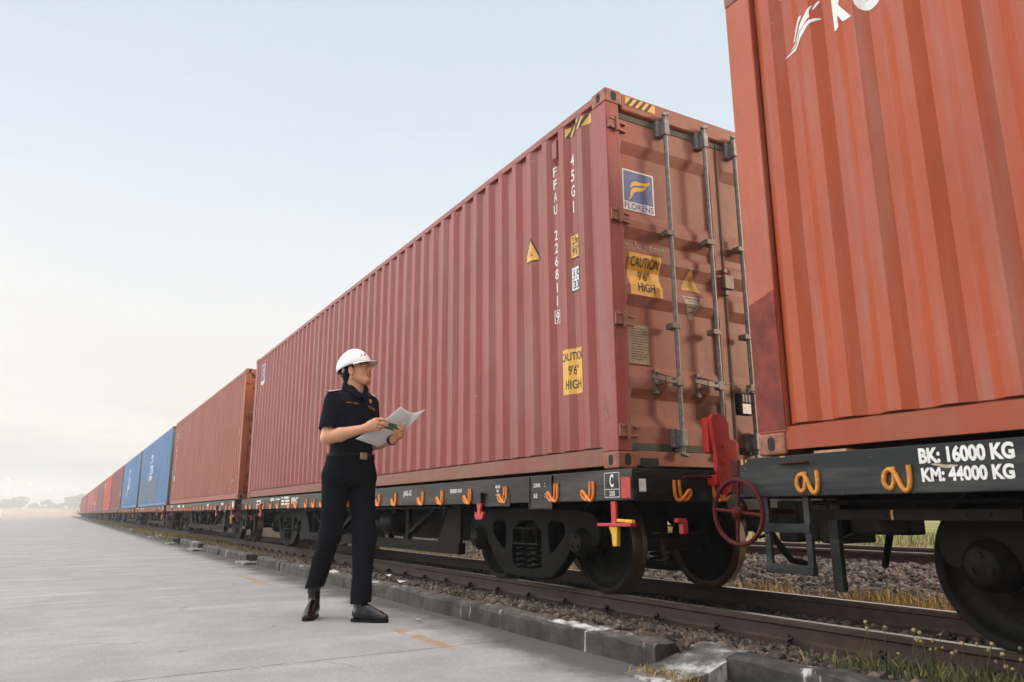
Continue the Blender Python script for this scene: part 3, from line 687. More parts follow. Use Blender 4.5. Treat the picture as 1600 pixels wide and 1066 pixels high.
        for z in (.26, 1.06, 1.855, 2.60):
            b = MB(); b.box((hx - s * .115 if s > 0 else hx, -.012, z - .045), (hx if s > 0 else hx + .115, DY - .004, z + .045))
            b.bar((hx - s * .10, -.012, z - .035), (hx + s * .075, DY - .012, z - .03), .022, .018)
            b.bar((hx - s * .10, -.012, z + .035), (hx + s * .075, DY - .012, z + .03), .022, .018)
            b.cyl((hx - s * .04, -.014, z - .06), (hx - s * .04, -.014, z + .06), .012, 10)
            b.build('hinge', 'maroon_door', d, bevel=.003)
        for rx, hd in (((.562, -1), (.982, -1)) if li == 0 else ((1.325, 1), (1.82, 1))):
            b = MB(); b.cyl((rx, -.035, .09), (rx, -.035, 2.80), .0175, 12); rod = b.build('locking_rod', 'zinc', d)
            for z, e in ((.135, -1), (2.765, 1)):
                b = MB(); b.box((rx - .062, -.006, z - .07 - e * .09), (rx + .012, DY, z + .07 - e * .09)); b.box((rx - .026, -.060, z - .062 - e * .09), (rx + .026, -.004, z + .062 - e * .09))
                b.bar((rx - .034, -.045, z + e * .02), (rx + .036, -.045, z + e * .038), .026, .024); b.box((rx - .012, -.04, z - .01), (rx + .012, .015, z + .02))
                b.build('rod_cam', 'zinc', rod, bevel=.006)
            for z in (1.055, 1.79):
                b = MB(); b.box((rx - .055, -.055, z - .022), (rx + .03, DY - .01, z + .022)); b.build('rod_bracket', 'zinc_rust', rod, bevel=.006)
            b = MB(); b.box((rx - .045, -.060, .602), (rx + .024, -.008, .668)); b.bar((rx - .05, -.058, .635), (rx + hd * .17 , -.070, .635), .016, .042); b.bar((rx + hd * .17, -.070, .635), (rx + hd * .30, -.068, .645), .012, .032)
            b.build('door_handle', 'zinc_rust', rod, bevel=.004)
            b = MB(); b.box((rx + hd * .17 - .022, DY - .014, .54), (rx + hd * .17 + .022, DY + .03, .725)); b.box((rx + hd * .17 - .014, -.052, .60), (rx + hd * .17 + .014, DY, .618)); b.bar((rx + hd * .17, DY - .01, .70), (rx + hd * .07, -.080, .645), .022, .014)
            b.build('handle_catch', 'zinc_rust', rod, bevel=.008)
    return t
PROTO = make_container()
PROTO.location = (0, 0, 0)
# stainless tie plate between the door leaves
b = MB(); b.box((1.128, -.020, 1.44), (1.225, .020, 1.555)); b.build('door_plate', 'zinc_rust', PROTO, bevel=.004)
for z in (1.405, 1.59):
    b = MB(); b.box((1.13, -.015, z - .018), (1.165, .03, z + .018)); b.build('door_lug', 'zinc_rust', PROTO, bevel=.003)
index_kids()
PITCH = 13.21
cy = lambda i: (i - 2) * PITCH if i > 1 else -13.41
FAR = {'side_panel', 'corner_post', 'top_rail', 'bottom_rail', 'roof_panel', 'end_wall', 'door', 'header', 'sill'}
spec = {
 1: ('orange', 'orange_post', 'orange_post', 'weathered orange container with white wing emblem, nearest, cut off by the right edge'),
 3: ('brick', 'brick_door', 'brick_door', 'pale brick-red container with an orange door end, between the maroon one and the blue ones'),
 4: ('blue', 'blue', 'blue_post', 'blue container with a large grey repainted patch on its lower side'),
 5: ('blue', 'blue', 'blue_post', 'blue container without any grey patch, next to a dark red one'),
 6: ('dark_red', 'dark_red', 'dark_red', 'dark red container just beyond the second blue one'),
 7: ('bright_red', 'bright_red', 'bright_red', 'brightest red container, between two dark brownish ones'),
 8: ('dull_brown', 'dull_brown', 'dull_brown', 'dull brown container just beyond the brightest red one'),
 9: ('rose', 'rose', 'rose', 'rose-red container with a small white mark low on its side'),
 10: ('rose', 'rose', 'rose', 'rose-red container with a tall white band of lettering on its side'),
 11: ('bright_red', 'bright_red', 'bright_red', 'small distant bright red container, beyond the one with a tall white band'),
 12: ('dark_red', 'dark_red', 'dark_red', 'distant dark red container, beyond the small distant bright red one'),
 13: ('rose', 'rose', 'rose', 'distant rose-red container, third before the pale locomotive'),
 14: ('dull_brown', 'dull_brown', 'dull_brown', 'distant dull brown container, second before the pale locomotive'),
 15: ('rose', 'rose', 'rose', 'last container before the pale locomotive, pale rose-red'),
}
CONT = {2: PROTO}
for i, (m1, m2, m3, lab) in spec.items():
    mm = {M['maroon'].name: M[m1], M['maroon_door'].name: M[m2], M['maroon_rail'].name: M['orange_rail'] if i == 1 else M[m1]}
    c = copy_tree(PROTO, None, mm, None if i <= 5 else FAR)
    c.location = (0, cy(i), 0); tag(c, lab, 'container', 'containers on the train'); CONT[i] = c
    if m3 != m1:
        for k in [q for q in bpy.data.objects if q.parent == c and q.name.startswith(('corner_post',))]:
            k.material_slots[0].link = 'OBJECT'; k.material_slots[0].material = M[m3]
tag(PROTO, 'maroon container with blue and yellow logo sticker on its door end, right behind the worker', 'container', 'containers on the train')

# ---- markings on the maroon container (side faces -x: right is -y)
def side_mark(me2d, cont, y_left, z, mat, name='marking', off=.0025):
    cuts = (0, [y_left - yb for yb in CBY])
    me = on_plane(me2d, (0, y_left, z), (0, -1, 0), (0, 0, 1), (-1, 0, 0), off, lambda co: -corr(y_left - co.x), cuts)
    return obj(name, me, mat, cont)
def door_mark(me2d, cont, x, z, mat, name='marking', off=.002):
    cuts = (1, [zz - z for zz in dz_])
    me = on_plane(me2d, (x, DY, z), (1, 0, 0), (0, 0, 1), (0, -1, 0), off, lambda co: -door_rel(z + co.y), cuts)
    return obj(name, me, mat, cont)
def stack_text(txt, w, h, pitch, bold=.01):
    parts = []; y = 0
    for ch in txt:
        if ch != ' ':
            ww = w if ch not in '1I' else w * .3
            parts.append((text2d(ch, ww, h, bold), (w - ww) / 2, y))
        y -= pitch
    return join2d(parts)
C2 = PROTO
side_mark(stack_text('FFAU 226811', .046, .085, .113), C2, .785, 2.465, 'white')
side_mark(join2d([(text2d('9', .04, .085, .01), .012, .012), (rect2d(0, 0, .006, .11), 0, 0), (rect2d(.058, 0, .064, .11), 0, 0), (rect2d(.006, 0, .058, .006), 0, 0), (rect2d(.006, .104, .058, .11), 0, 0)]), C2, .795, 1.19, 'white')
side_mark(stack_text('45G1', .046, .10, .135, .012), C2, .528, 2.455, 'white')
side_mark(rect2d(0, 0, .105, .20), C2, .541, 1.665, 'yellow', 'height_sticker')
side_mark(join2d([(text2d('2.9m', .08, .065, .01), .012, .115), (text2d("9'6\"", .08, .065, .01), .012, .025), (rect2d(0, 0, .105, .006), 0, 0), (rect2d(0, .194, .105, .2), 0, 0), (rect2d(.012, .096, .092, .1), 0, 0)]), C2, .541, 1.665, 'ink', off=.0045)
side_mark(rect2d(0, 0, .105, .20), C2, .544, 1.395, 'ink', 'approval_sticker')
side_mark(join2d([(rect2d(.006, .105, .05, .194), 0, 0), (rect2d(.054, .105, .099, .194), 0, 0), (rect2d(.006, .006, .099, .10), 0, 0)]), C2, .544, 1.395, 'white', off=.0045)
side_mark(join2d([(text2d('i', .012, .06, .02), .022, .118), (text2d('c', .03, .05, .02), .062, .122), (text2d('33', .07, .065, .015), .018, .02)]), C2, .544, 1.395, 'ink', off=.0065)
side_mark(rect2d(0, 0, .265, .355), C2, .677, .585, 'yellow', 'caution_sticker')
side_mark(join2d([(text2d('CAUTION', .24, .065, .008), .012, .262), (text2d("9'6\"", .085, .075, .008), .095, .15), (text2d('HIGH', .15, .07, .008), .06, .04)]), C2, .677, .585, 'ink', off=.0045)
tri = lambda w, h: poly_mesh2d([[(0, 0), (w, 0), (w / 2, h)]])
side_mark(tri(.20, .225), C2, 1.205, 1.805, 'ink', 'warning_sticker'); side_mark(tri(.165, .185), C2, 1.188, 1.815, 'yellow', 'warning_sticker', .0045)
side_mark(join2d([(text2d('4000', .05, .014), .058, .04), (text2d('KG', .03, .014), .068, .065)]), C2, 1.188, 1.815, 'ink', off=.0065)
def hazard(w, h, n):
    ps = []; st = w / n
    for k in range(n): ps.append([(k * st, 0), (k * st + st * .5, 0), (k * st + st * .5 + h * .8, h), (k * st + h * .8, h)])
    return poly_mesh2d(ps)
hz = join2d([(rect2d(0, 0, .33, .085), 0, 0)])
side_mark(hz, C2, .565, 2.715, 'yellow', 'hazard_tape'); side_mark(hazard(.27, .085, 4), C2, .565, 2.715, 'ink', 'hazard_tape', .0045)
m_ = on_plane(rect2d(0, 0, .30, .07), (.20, .004, 2.80), (1, 0, 0), (0, 0, 1), (0, -1, 0)); obj('hazard_tape', m_, 'yellow', C2)
m_ = on_plane(hazard(.25, .07, 4), (.20, .004, 2.80), (1, 0, 0), (0, 0, 1), (0, -1, 0), .004); obj('hazard_tape', m_, 'ink', C2)
# far end of the same side: narrow logo sticker
side_mark(rect2d(0, 0, .28, .42), C2, 11.62, 2.27, 'white', 'logo_sticker'); side_mark(rect2d(.015, .08, .265, .405), C2, 11.62, 2.27, 'logo_blue', 'logo_sticker', .0045)
side_mark(join2d([(rect2d(.05, .27, .23, .33), 0, 0), (rect2d(.05, .18, .20, .23), 0, 0)]), C2, 11.62, 2.27, 'logo_yellow', 'logo_sticker', .0065)
# chalk scribble on the post
b = MB(); 
for pth in ([(-.001, .155, .50), (-.001, .13, .46), (-.001, .16, .42), (-.001, .125, .385)], [(-.001, .10, .43), (-.001, .12, .40), (-.001, .095, .37), (-.001, .115, .345)], [(-.001, .165, .36), (-.001, .14, .335)]): b.tube(pth, .0018, 4)
b.build('chalk_mark', 'grime_white', C2)
# door stickers
def logo_parts():
    up = [(.20, .44), (.21, .55), (.26, .63), (.36, .70), (.46, .715), (.60, .70), (.74, .715), (.84, .745), (.93, .80), (.90, .70), (.84, .64), (.72, .605), (.55, .585), (.40, .565), (.31, .53), (.25, .48), (.22, .43)]
    lo = [(.08, .02), (.16, .10), (.19, .20), (.20, .32), (.24, .41), (.33, .485), (.45, .51), (.60, .535), (.72, .575), (.78, .615), (.76, .53), (.71, .465), (.62, .415), (.48, .375), (.38, .345), (.31, .28), (.27, .18), (.20, .08), (.13, .04)]
    f = lambda P: poly_mesh2d([[(.018 + x * .274, .075 + y * .245) for x, y in chaikin(P, 2)]])
    return join2d([(f(up), 0, 0), (f(lo), 0, 0)])
LZ = 1.955
door_mark(rect2d(0, 0, .312, .335), C2, .188, LZ, 'white', 'logo_sticker'); door_mark(rect2d(.014, .072, .298, .322), C2, .188, LZ, 'logo_blue', 'logo_sticker', .004)
door_mark(logo_parts(), C2, .188, LZ, 'logo_yellow', 'logo_sticker', .006); door_mark(text2d('FLORENS', .285, .05, .012), C2, .202, LZ + .011, 'logo_blue', 'logo_sticker', .004)
door_mark(text2d('www.florens.com', .44, .055), C2, .135, 1.655, 'grime_white')
door_mark(rect2d(0, 0, .31, .325), C2, .195, 1.275, 'yellow', 'caution_sticker')
door_mark(join2d([(text2d('CAUTION', .27, .075, .01), .02, .225), (text2d("9'6\"", .11, .075, .006), .10, .125), (text2d('HIGH', .16, .07, .01), .075, .03)]), C2, .195, 1.275, 'ink', off=.005)
door_mark(tri(.225, .20), C2, .70, 1.378, 'plate', 'warning_sticker'); door_mark(tri(.20, .178), C2, .7125, 1.385, 'yellow_dirty', 'warning_sticker', .004)
door_mark(poly_mesh2d([[(0, .19), (.22, .19), (.11, 0)]]), C2, .70, 1.14, 'grime_white', 'warning_sticker')
door_mark(join2d([(rect2d(.03, .172, .19, .179), 0, 0), (rect2d(.05, .152, .17, .155), 0, 0), (rect2d(.06, .130, .155, .133), 0, 0), (rect2d(.07, .106, .145, .112), 0, 0), (rect2d(.085, .07, .135, .076), 0, 0)]), C2, .70, 1.14, 'ink', off=.004)
b = MB(); b.box((.172, DY + .027, .755), (.372, DY + .0345, 1.05)); pl = b.build('data_plate', 'plate', C2, bevel=.002)
parts = [(rect2d(.03, .262 - k * .019, .03 + (.15 if k % 3 else .12), .267 - k * .019), 0, 0) for k in range(13)]
obj('plate_text', on_plane(join2d(parts), (.168, DY + .027, .755), (1, 0, 0), (0, 0, 1), (0, -1, 0), .001), 'ink', pl)
# other containers' marks
C1 = CONT[1]
def sw(P, w, h): return poly_mesh2d([[(x * w, y * h) for x, y in chaikin(P, 2)]])
# local y of C1's far end is CL; image left = far end. Positions measured in world y
def c1y(yw): return yw - cy(1)
wing = join2d([(sw([(0, 0), (.16, .015), (.32, .06), (.48, .15), (.62, .30), (.73, .45), (.84, .48), (.98, .46), (.97, .50), (.86, .57), (.72, .57), (.62, .50), (.50, .34), (.36, .18), (.18, .07)], .275, .205), 0, 0),
               (sw([(.16, .10), (.34, .22), (.50, .38), (.62, .52), (.74, .64), (.80, .645), (.78, .75), (.80, .86), (.86, .98), (.78, .93), (.66, .78), (.55, .58), (.42, .38), (.26, .20)], .275, .205), 0, 0),
               (sw([(.28, .30), (.30, .44), (.38, .62), (.48, .78), (.60, .88), (.60, .78), (.52, .66), (.42, .52), (.34, .40)], .275, .205), 0, 0),
               (sw([(.84, .83), (.87, .92), (.93, 1.02), (1.0, 1.03), (.93, .92), (.87, .82)], .275, .205), 0, 0)])
side_mark(wing, C1, c1y(-1.588), 2.222, 'white', 'emblem')
side_mark(text2d('K', .125, .22, .06), C1, c1y(-1.922), 2.205, 'white', 'lettering'); side_mark(text2d('O', .15, .22, .06), C1, c1y(-2.062), 2.20, 'white', 'lettering')
side_mark(rect2d(0, 0, .12, .10), C1, c1y(-1.60), 2.60, 'yellow', 'sticker'); side_mark(rect2d(.075, .0, .115, .02), C1, c1y(-1.60), 2.60, 'ink', 'sticker', .005)
b = MB(); yy_ = np.linspace(CL - .189, CL - .006, 14); b.prism([(CL - .006, .13)] + [(CL - .189, .13)] + [(y_, .90 - .004 * k_ + random.uniform(-.004, .004)) for k_, y_ in enumerate(yy_)], 'yz', .0022, .010); o = b.build('repainted_patch', mat_plain('dark_maroon_repaint', (.20, .045, .033), .7, 0, .35, 9, .2), C1, label='dark maroon repainted patch on the corner post')
def vtext(cont, txt, y, z, h, w=.05): side_mark(stack_text(txt, w, h * .78, h), cont, y, z, 'white')
vtext(CONT[3], 'TEMU 482913 7', 11.60, 2.50, .11, .06); side_mark(rect2d(0, 0, .14, .16), CONT[3], 11.62, .82, 'white'); side_mark(rect2d(0, 0, .14, .26), CONT[3], 11.75, .42, 'yellow', 'sticker'); side_mark(rect2d(0, 0, .10, .13), CONT[3], .45, 1.42, 'yellow', 'sticker')
side_mark(join2d([(text2d('4', .12, .16), 0, 0), (text2d('7', .12, .16), .30, .02)]), CONT[3], .85, .36, 'grime_white')
def glyphs(c, y, z, k=1.0):
    """blurred white characters set one above the other, with a round emblem on top"""
    q = []
    ring = [(.22 * math.cos(t), .17 * math.sin(t)) for t in np.linspace(0, 6.283, 17)[:-1]]; ri = [(a * .5, b_ * .5) for a, b_ in ring]
    q.append((poly_mesh2d([ring, ri]), .5, 1.62)); q.append((rect2d(.2, 1.18, .3, 1.36), 0, 0)); q.append((rect2d(.62, 1.22, .74, 1.36), 0, 0))
    q += [(rect2d(*r), 0, 0) for r in ((.1, .55, .2, 1.0), (.2, .93, .9, 1.03), (.8, .5, .9, .93), (.1, .45, .75, .55), (.36, .62, .46, .86), (.46, .78, .72, .86))]
    q += [(rect2d(*r), 0, 0) for r in ((.0, .0, .18, .28), (.24, .04, .4, .34), (.46, -.04, .62, .3), (.68, .02, .86, .26), (.1, .30, .8, .36))]
    me = join2d(q)
    for v in me.vertices: v.co = (v.co.x * 1.7 * k, v.co.y * .66 * k, 0)
    side_mark(me, c, y, z, 'white', 'lettering')
glyphs(CONT[4], 7.9, 1.12); side_mark(rect2d(0, 0, 7.6, 1.05), CONT[4], 11.6, .17, mat_paint('grey_blue_repaint', (.11, .17, .25), .4, .5, .5, seed=15.), 'repainted_patch'); vtext(CONT[4], 'CRXU 860214', 11.5, 2.2, .13, .08)
glyphs(CONT[5], 7.6, 1.1); side_mark(join2d([(rect2d(0, 0, .5, .16), 0, 0), (rect2d(.5, .2, .9, .32), 0, 0)]), CONT[5], 8.0, .72, 'white', 'lettering'); vtext(CONT[5], 'CRXU 860377', 11.5, 2.2, .13, .08)
side_mark(rect2d(0, 0, .35, .35), CONT[6], .9, .8, 'yellow', 'sticker'); side_mark(rect2d(0, 0, .35, .35), CONT[7], .9, .7, 'yellow', 'sticker')
side_mark(rect2d(0, 0, .8, .5), CONT[7], 11.2, 2.0, 'white', 'lettering')
side_mark(rect2d(0, 0, 1.6, .35), CONT[9], 9, .75, 'white', 'lettering'); side_mark(rect2d(0, 0, 1.8, 1.6), CONT[10], 8, .8, 'grime_white', 'lettering'); side_mark(rect2d(0, 0, 1.2, .8), CONT[13], 7, 1.2, 'grime_white', 'lettering')

# ------------------------------------------------------------------ flat wagons
AX = (-.871, .871); WZ = -.549
def rope_hook(parent, y, z, mat, kind, headstock=None):
    if kind == 0:   # J with an eye to the far side: two uprights and a loop
        p = [(0, -.030, .072), (.0, -.032, .0), (0, -.026, -.035), (0, -.008, -.055), (0, .018, -.046), (0, .045, -.015), (0, .066, .012), (0, .080, .010), (.0, .082, -.012), (.004, .066, -.038), (.006, .040, -.052), (.008, .020, -.040), (.012, .012, 0), (.012, .010, .074)]
    else:           # lazy S: upright, dip, arch, inner coil
        p = [(0, -.040, .055), (0, -.042, 0), (0, -.034, -.040), (0, -.018, -.052), (0, -.002, -.036), (0, .012, .0), (0, .026, .032), (0, .046, .044), (0, .068, .030), (.0, .078, -.004), (.003, .068, -.034), (.006, .050, -.040), (.009, .038, -.024), (.012, .034, .01), (.012, .032, .052)]
    if headstock is not None: p = [(q[1] if True else 0, -q[0] * 0 - .012 + q[0], q[2]) for q in p]
    # smooth the path
    P = np.array(p); t = np.linspace(0, len(P) - 1, len(P) * 3); Q = np.stack([np.interp(t, np.arange(len(P)), P[:, k]) for k in range(3)], -1) * np.array([[1, 1.28, 1.05] if kind == 0 and headstock is None else [1.3, 1, 1.08] if kind == 0 else [1, 1.06, 1.06]])
    for _ in range(2): Q[1:-1] = (Q[:-2] + 2 * Q[1:-1] + Q[2:]) / 4
    base = np.array([-.092, y, z]) if headstock is None else np.array([y, headstock, z])
    MB().tube([tuple(q + base) for q in Q], .0115, 8).build('rope_hook', mat, parent)
def bogie(parent, yc, mats=('gear', 'gear')):
    b = MB(); b.box((.50, yc - .16, -.50), (1.94, yc + .16, -.33)); b.cyl((1.219, yc, -.36), (1.219, yc, -.24), .22, 20)
    g = b.build('bogie', mats[0], parent)
    for side in (0, 1):
        fx = (lambda x: x) if side == 0 else (lambda x: 2.438 - x)
        outer = [(-1.10, -.40), (-1.02, -.30), (-.62, -.265), (0, -.262), (.62, -.265), (1.02, -.30), (1.10, -.40), (1.08, -.53), (1.0, -.56), (.98, -.46), (.76, -.46), (.72, -.58), (.46, -.80), (.34, -.85), (-.34, -.85), (-.46, -.80), (-.72, -.58), (-.76, -.46), (-.98, -.46), (-1.0, -.56), (-1.08, -.53)]
        win = [(-.25, -.36), (.25, -.36), (.27, -.74), (.20, -.79), (-.20, -.79), (-.27, -.74)]
        tl = [(-.34, -.345), (-.60, -.365), (-.63, -.43), (-.62, -.50), (-.42, -.65), (-.36, -.63)]
        me = plate_mesh(chaikin(outer, 1), [chaikin(win, 1), chaikin(tl, 2), chaikin([(-a, c) for a, c in tl], 2)], 'yz', fx(.395), fx(.495), .012)
        me.transform(Matrix.Translation((0, yc, 0))); obj('side_frame', me, mats[0], g)
        b = MB()
        for k in (-1, 1):     # bolster end: open frame of two cells
            b.box((fx(.372) if side == 0 else fx(.44), yc + k * .0 - .21, -.565), (fx(.44) if side == 0 else fx(.372), yc + .21, -.545)) if k < 0 else None
        x0, x1 = sorted((fx(.37), fx(.46)))
        b = MB(); b.box((x0, yc - .215, -.445), (x1, yc + .215, -.43)); b.box((x0, yc - .215, -.58), (x1, yc + .215, -.562))
        for q in (-.215, -.008, .200): b.box((x0, yc + q, -.562), (x1, yc + q + .015, -.445))
        b.build('bolster_end', 'gear_dirty', g, bevel=.004)
        for k in (-.098, .098):
            pth = [(fx(.43) + .055 * math.cos(a) * .9, yc + k + .078 * math.sin(a), -.785 + a / (2 * math.pi) * .050) for a in np.linspace(0, 2 * math.pi * 4, 72)]
            MB().tube(pth, .0165, 7).build('coil_spring', mats[0], g)
        for a in AX:
            b = MB(); xo = fx(.315); s = 1 if side == 0 else -1
            b.lathe([(-.0, .001), (0, .07), (s * .008, .085), (s * .05, .092), (s * .06, .118), (s * .16, .125), (s * .22, .11)], (xo, yc + a, -.535), 'x', 20)
            for q in range(3):
                an = math.pi / 2 + q * 2.094; b.cyl((xo - s * .012, yc + a + .048 * math.cos(an), -.535 + .048 * math.sin(an)), (xo + s * .01, yc + a + .048 * math.cos(an), -.535 + .048 * math.sin(an)), .016, 6)
            b.build('axle_box', 'gear_dirty', g)
    for a in AX:
        for side in (0, 1):
            s = 1 if side == 0 else -1; xw = .600 if side == 0 else 2.438 - .600
            b = MB(); b.lathe([(s * .02, .001), (s * .02, .085), (-s * .02, .095), (-s * .015, .13), (s * .045, .20), (s * .05, .29), (s * .015, .335), (s * .0, .345), (0, .378)], (xw, yc + a, WZ), 'x', 56)
            b.lathe([(s * .12, .345), (s * .09, .30), (s * .08, .12), (s * .12, .09), (s * .12, .001)], (xw, yc + a, WZ), 'x', 40)
            w = b.build('wheel', mats[1], g)
            b = MB(); b.lathe([(0, .377), (s * .004, .384), (s * .085, .388), (s * .098, .400), (s * .108, .414), (s * .118, .412), (s * .124, .395), (s * .12, .345)], (xw, yc + a, WZ), 'x', 56)
            b.build('wheel_rim', 'tread', w)
        b = MB(); b.cyl((.36, yc + a, WZ), (2.08, yc + a, WZ), .075, 14); b.build('axle', 'gear_dirty', g)
    b = MB()
    for k in (-1, 1):
        b.box((.56, yc + k * .42 - .04, -.62), (1.88, yc + k * .42 + .04, -.50))
        b.bar((.62, yc + k * .44, -.58), (.62, yc + k * .475, -.35), .08, .05)
    b.build('brake_beam', 'gear_dirty', g)
    return g
Y0, Y1 = -.235, 12.30
def sill_side(parent, mat):
    for s, xo in ((1, -.085), (-1, 2.523)):
        b = MB(); L = [(0, -.014), (.09, -.014), (.09, -.028), (.014, -.028), (.014, -.200), (.09, -.200), (.09, -.218), (0, -.218)]
        b.prism([(xo + s * p, q) for p, q in L], 'xz', Y0, Y1); b.build('side_sill', mat, parent, bevel=.004)
def make_wagon(kind):
    """kind 'new' (black, glossy), 'old' (dark grey, the nearest one), 'far' (few parts)"""
    t = thing('flat_wagon', 'x', 'wagon'); sm = 'sill_old' if kind == 'old' else 'sill'; gm = 'gear_dirty' if kind == 'old' else 'gear'
    sill_side(t, sm)
    b = MB(); b.box((.01, Y0 + .02, -.05), (2.428, Y1 - .02, -.03)); b.build('deck', gm, t)
    for y, e in ((Y0, 1), (Y1, -1)):
        b = MB(); ya, yb = sorted((y, y + e * .016))
        b.prism([(-.068, -.016), (2.506, -.016), (2.506, -.225), (1.72, -.225), (1.66, -.34), (.80, -.34), (.74, -.225), (-.068, -.225)], 'xz', ya, yb); b.build('headstock', sm, t, bevel=.004)
    # fish-bellied centre sill and cross bearers
    b = MB()
    for x in (.95, 1.47): b.prism([(Y0 + .02, -.05), (Y1 - .02, -.05), (Y1 - .02, -.30), (9.6, -.30), (8.6, -.62), (3.7, -.62), (2.6, -.30), (Y0 + .02, -.30)], 'yz', x, x + .02)
    for y in np.arange(1.0, 12, 1.15): b.prism([(.006, -.055), (2.43, -.055), (2.43, -.17), (1.6, -.26), (.85, -.26), (.006, -.17)], 'xz', y, y + .02)
    b.build('centre_sill', gm, t)
    if kind == 'far':
        for yc in (1.872, 12.192 - 1.872):
            b = MB()
            for s in (0, 1):
                x0 = .40 if s == 0 else 1.94
                b.prism([(yc - 1.08, -.30), (yc + 1.08, -.30), (yc + 1.0, -.55), (yc + .4, -.84), (yc - .4, -.84), (yc - 1.0, -.55)], 'yz', x0, x0 + .1)
                for a in AX: b.lathe([(0, .001), (0, .30), (.02, .385), (.12, .41), (.12, .001)], (.6 if s == 0 else 1.7, yc + a, WZ), 'x', 24)
            b.box((.5, yc - .15, -.5), (1.94, yc + .15, -.25)); b.build('bogie', gm, t)
        hk = MB()
        for s in (0,):
            for y in np.arange(.4, 12, .62): hk.tube([(-.095, y - .03, -.12), (-.10, y - .03, -.20), (-.10, y, -.225), (-.10, y + .05, -.18), (-.10, y + .06, -.21)], .011, 5)
        o = hk.build('rope_hooks', 'hook', t); o['kind'] = 'stuff'
        return t
    dy = .075 if kind == 'old' else 0
    bogie(t, 1.872, (gm, gm)); bogie(t, 12.192 - 1.872 + dy, (gm, gm))
    # bottom chord, posts and braces between the bogies
    b = MB(); 
    for x in (.30, 2.06): 
        b.prism([(3.05, -.715), (9.15, -.715), (9.15, -.60), (3.05, -.60)], 'yz', x, x + .08); b.prism([(3.05, -.60), (3.6, -.60), (3.3, -.215), (3.05, -.215)], 'yz', x + .02, x + .05); b.prism([(9.15, -.60), (8.6, -.60), (8.9, -.215), (9.15, -.215)], 'yz', x + .02, x + .05)
        for y in (4.4, 5.7, 6.9, 7.9): b.box((x + .01, y, -.60), (x + .06, y + .09, -.215))
        for y, e in ((3.65, 1), (5.9, -1), (6.2, 1), (8.5, -1)): b.bar((x + .04, y, -.24), (x + .04, y + e * .9, -.58), .04, .07, (1, 0, 0))
    b.build('truss', gm, t)
    b = MB(); b.lathe([(-.22, .001), (-.22, .12), (-.19, .15), (.16, .15), (.19, .13), (.22, .05), (.5, .03), (.5, .001)], (.36, 4.95, -.40), 'y', 24); b.build('brake_cylinder', 'gear', t)
    b = MB(); b.lathe([(-.5, .001), (-.5, .1), (-.46, .15), (.46, .15), (.5, .1), (.5, .001)], (.5, 7.3, -.42), 'y', 24); b.build('air_reservoir', 'gear', t)
    b = MB(); b.tube([(-.02, 2.6, -.245), (-.02, 9.6, -.245)], .012, 8); b.tube([(.1, 10.2, -.25), (.1, 11.95, -.25)], .012, 8)
    for y in (2.7, 4.0, 5.2, 6.4, 7.6, 9.4): b.box((-.03, y, -.30), (-.01, y + .03, -.218))
    b.build('brake_pipe', 'gear', t)
    # couplers and hoses
    for y, e in ((Y0, -1), (Y1, 1)):
        b = MB(); ya, yb = sorted((y - e * .2, y + e * .20)); b.box((1.13, ya, -.44), (1.31, yb, -.27)); ya, yb = sorted((y + e * .20, y + e * .345)); b.prism([(1.04, ya), (1.19, ya), (1.40, ya), (1.44, yb), (1.33, yb), (1.27, (ya + yb) / 2), (1.12, (ya + yb) / 2), (1.02, yb)][::1], 'xy', -.50, -.22)
        b.build('coupler', 'gear_dirty', t, bevel=.015)
        b = MB(); xh = 1.0 if e < 0 else 1.45
        b.tube([(xh, y + e * .02, -.30), (xh, y + e * .10, -.33), (xh + .02, y + e * .16, -.48), (xh + .08, y + e * .24, -.62), (xh + .2, y + e * .33, -.66)], .024, 10); b.build('brake_hose', 'gear', t)
        b = MB(); b.tube([(.70, y + e * .05, -.18), (.74, y + e * .10, -.16), (.82, y + e * .11, -.26), (.84, y + e * .11, -.38), (.92, y + e * .12, -.47), (1.05, y + e * .12, -.44)], .012, 8); b.build('uncoupling_lever', 'gear', t)
        b = MB(); b.tube([(.36, y + e * .0, -.068), (.36, y + e * .035, -.062), (.59, y + e * .035, -.062), (.59, y, -.068)], .008, 8); b.build('grab_bar', 'red_old', t)
    # handwheel and step ladder at the far end
    b = MB(); hw = (-.13, 12.25, -.295); rr = .168
    b.tube([(hw[0], hw[1] + rr * math.cos(a), hw[2] + rr * math.sin(a)) for a in np.linspace(0, 2 * math.pi, 41)[:-1]], .0125, 10, closed=True)
    for k in range(4): b.tube([hw, (hw[0], hw[1] + rr * math.cos(k * 1.571 + .1), hw[2] + rr * math.sin(k * 1.571 + .1))], .009, 8)
    b.lathe([(-.02, .001), (-.02, .03), (.03, .035), (.03, .001)], hw, 'x', 14); b.cyl(hw, (.3, hw[1], hw[2]), .014, 10); b.build('handwheel', 'red_old', t)
    b = MB(); b.box((-.090, Y1 - .035, -.105), (-.06, Y1 + .022, -.018)); b.box((-.090, Y1 - .055, -.20), (-.06, Y1 + .016, -.112)); b.build('corner_bracket', 'red_old', t, bevel=.004)
    b = MB()
    for y in (11.87, 12.125): b.box((-.062, y - .018, -.60), (-.040, y + .018, -.219))
    for z in (-.575, -.375): b.box((-.070, 11.853, z - .022), (-.032, 12.142, z + .022))
    b.build('step_ladder', sm, t, bevel=.003)
    b = MB()
    for y in (11.87, 12.125): b.box((2.478, y - .017, -.60), (2.50, y + .017, -.219))
    for z in (-.575, -.375): b.box((2.474, 11.853, z - .017), (2.504, 12.142, z + .017))
    b.build('step_ladder', sm, t, bevel=.003)
    # brake guard beam
    b = MB(); b.box((.09, 10.95, -.335), (.13, 12.0, -.285)); 
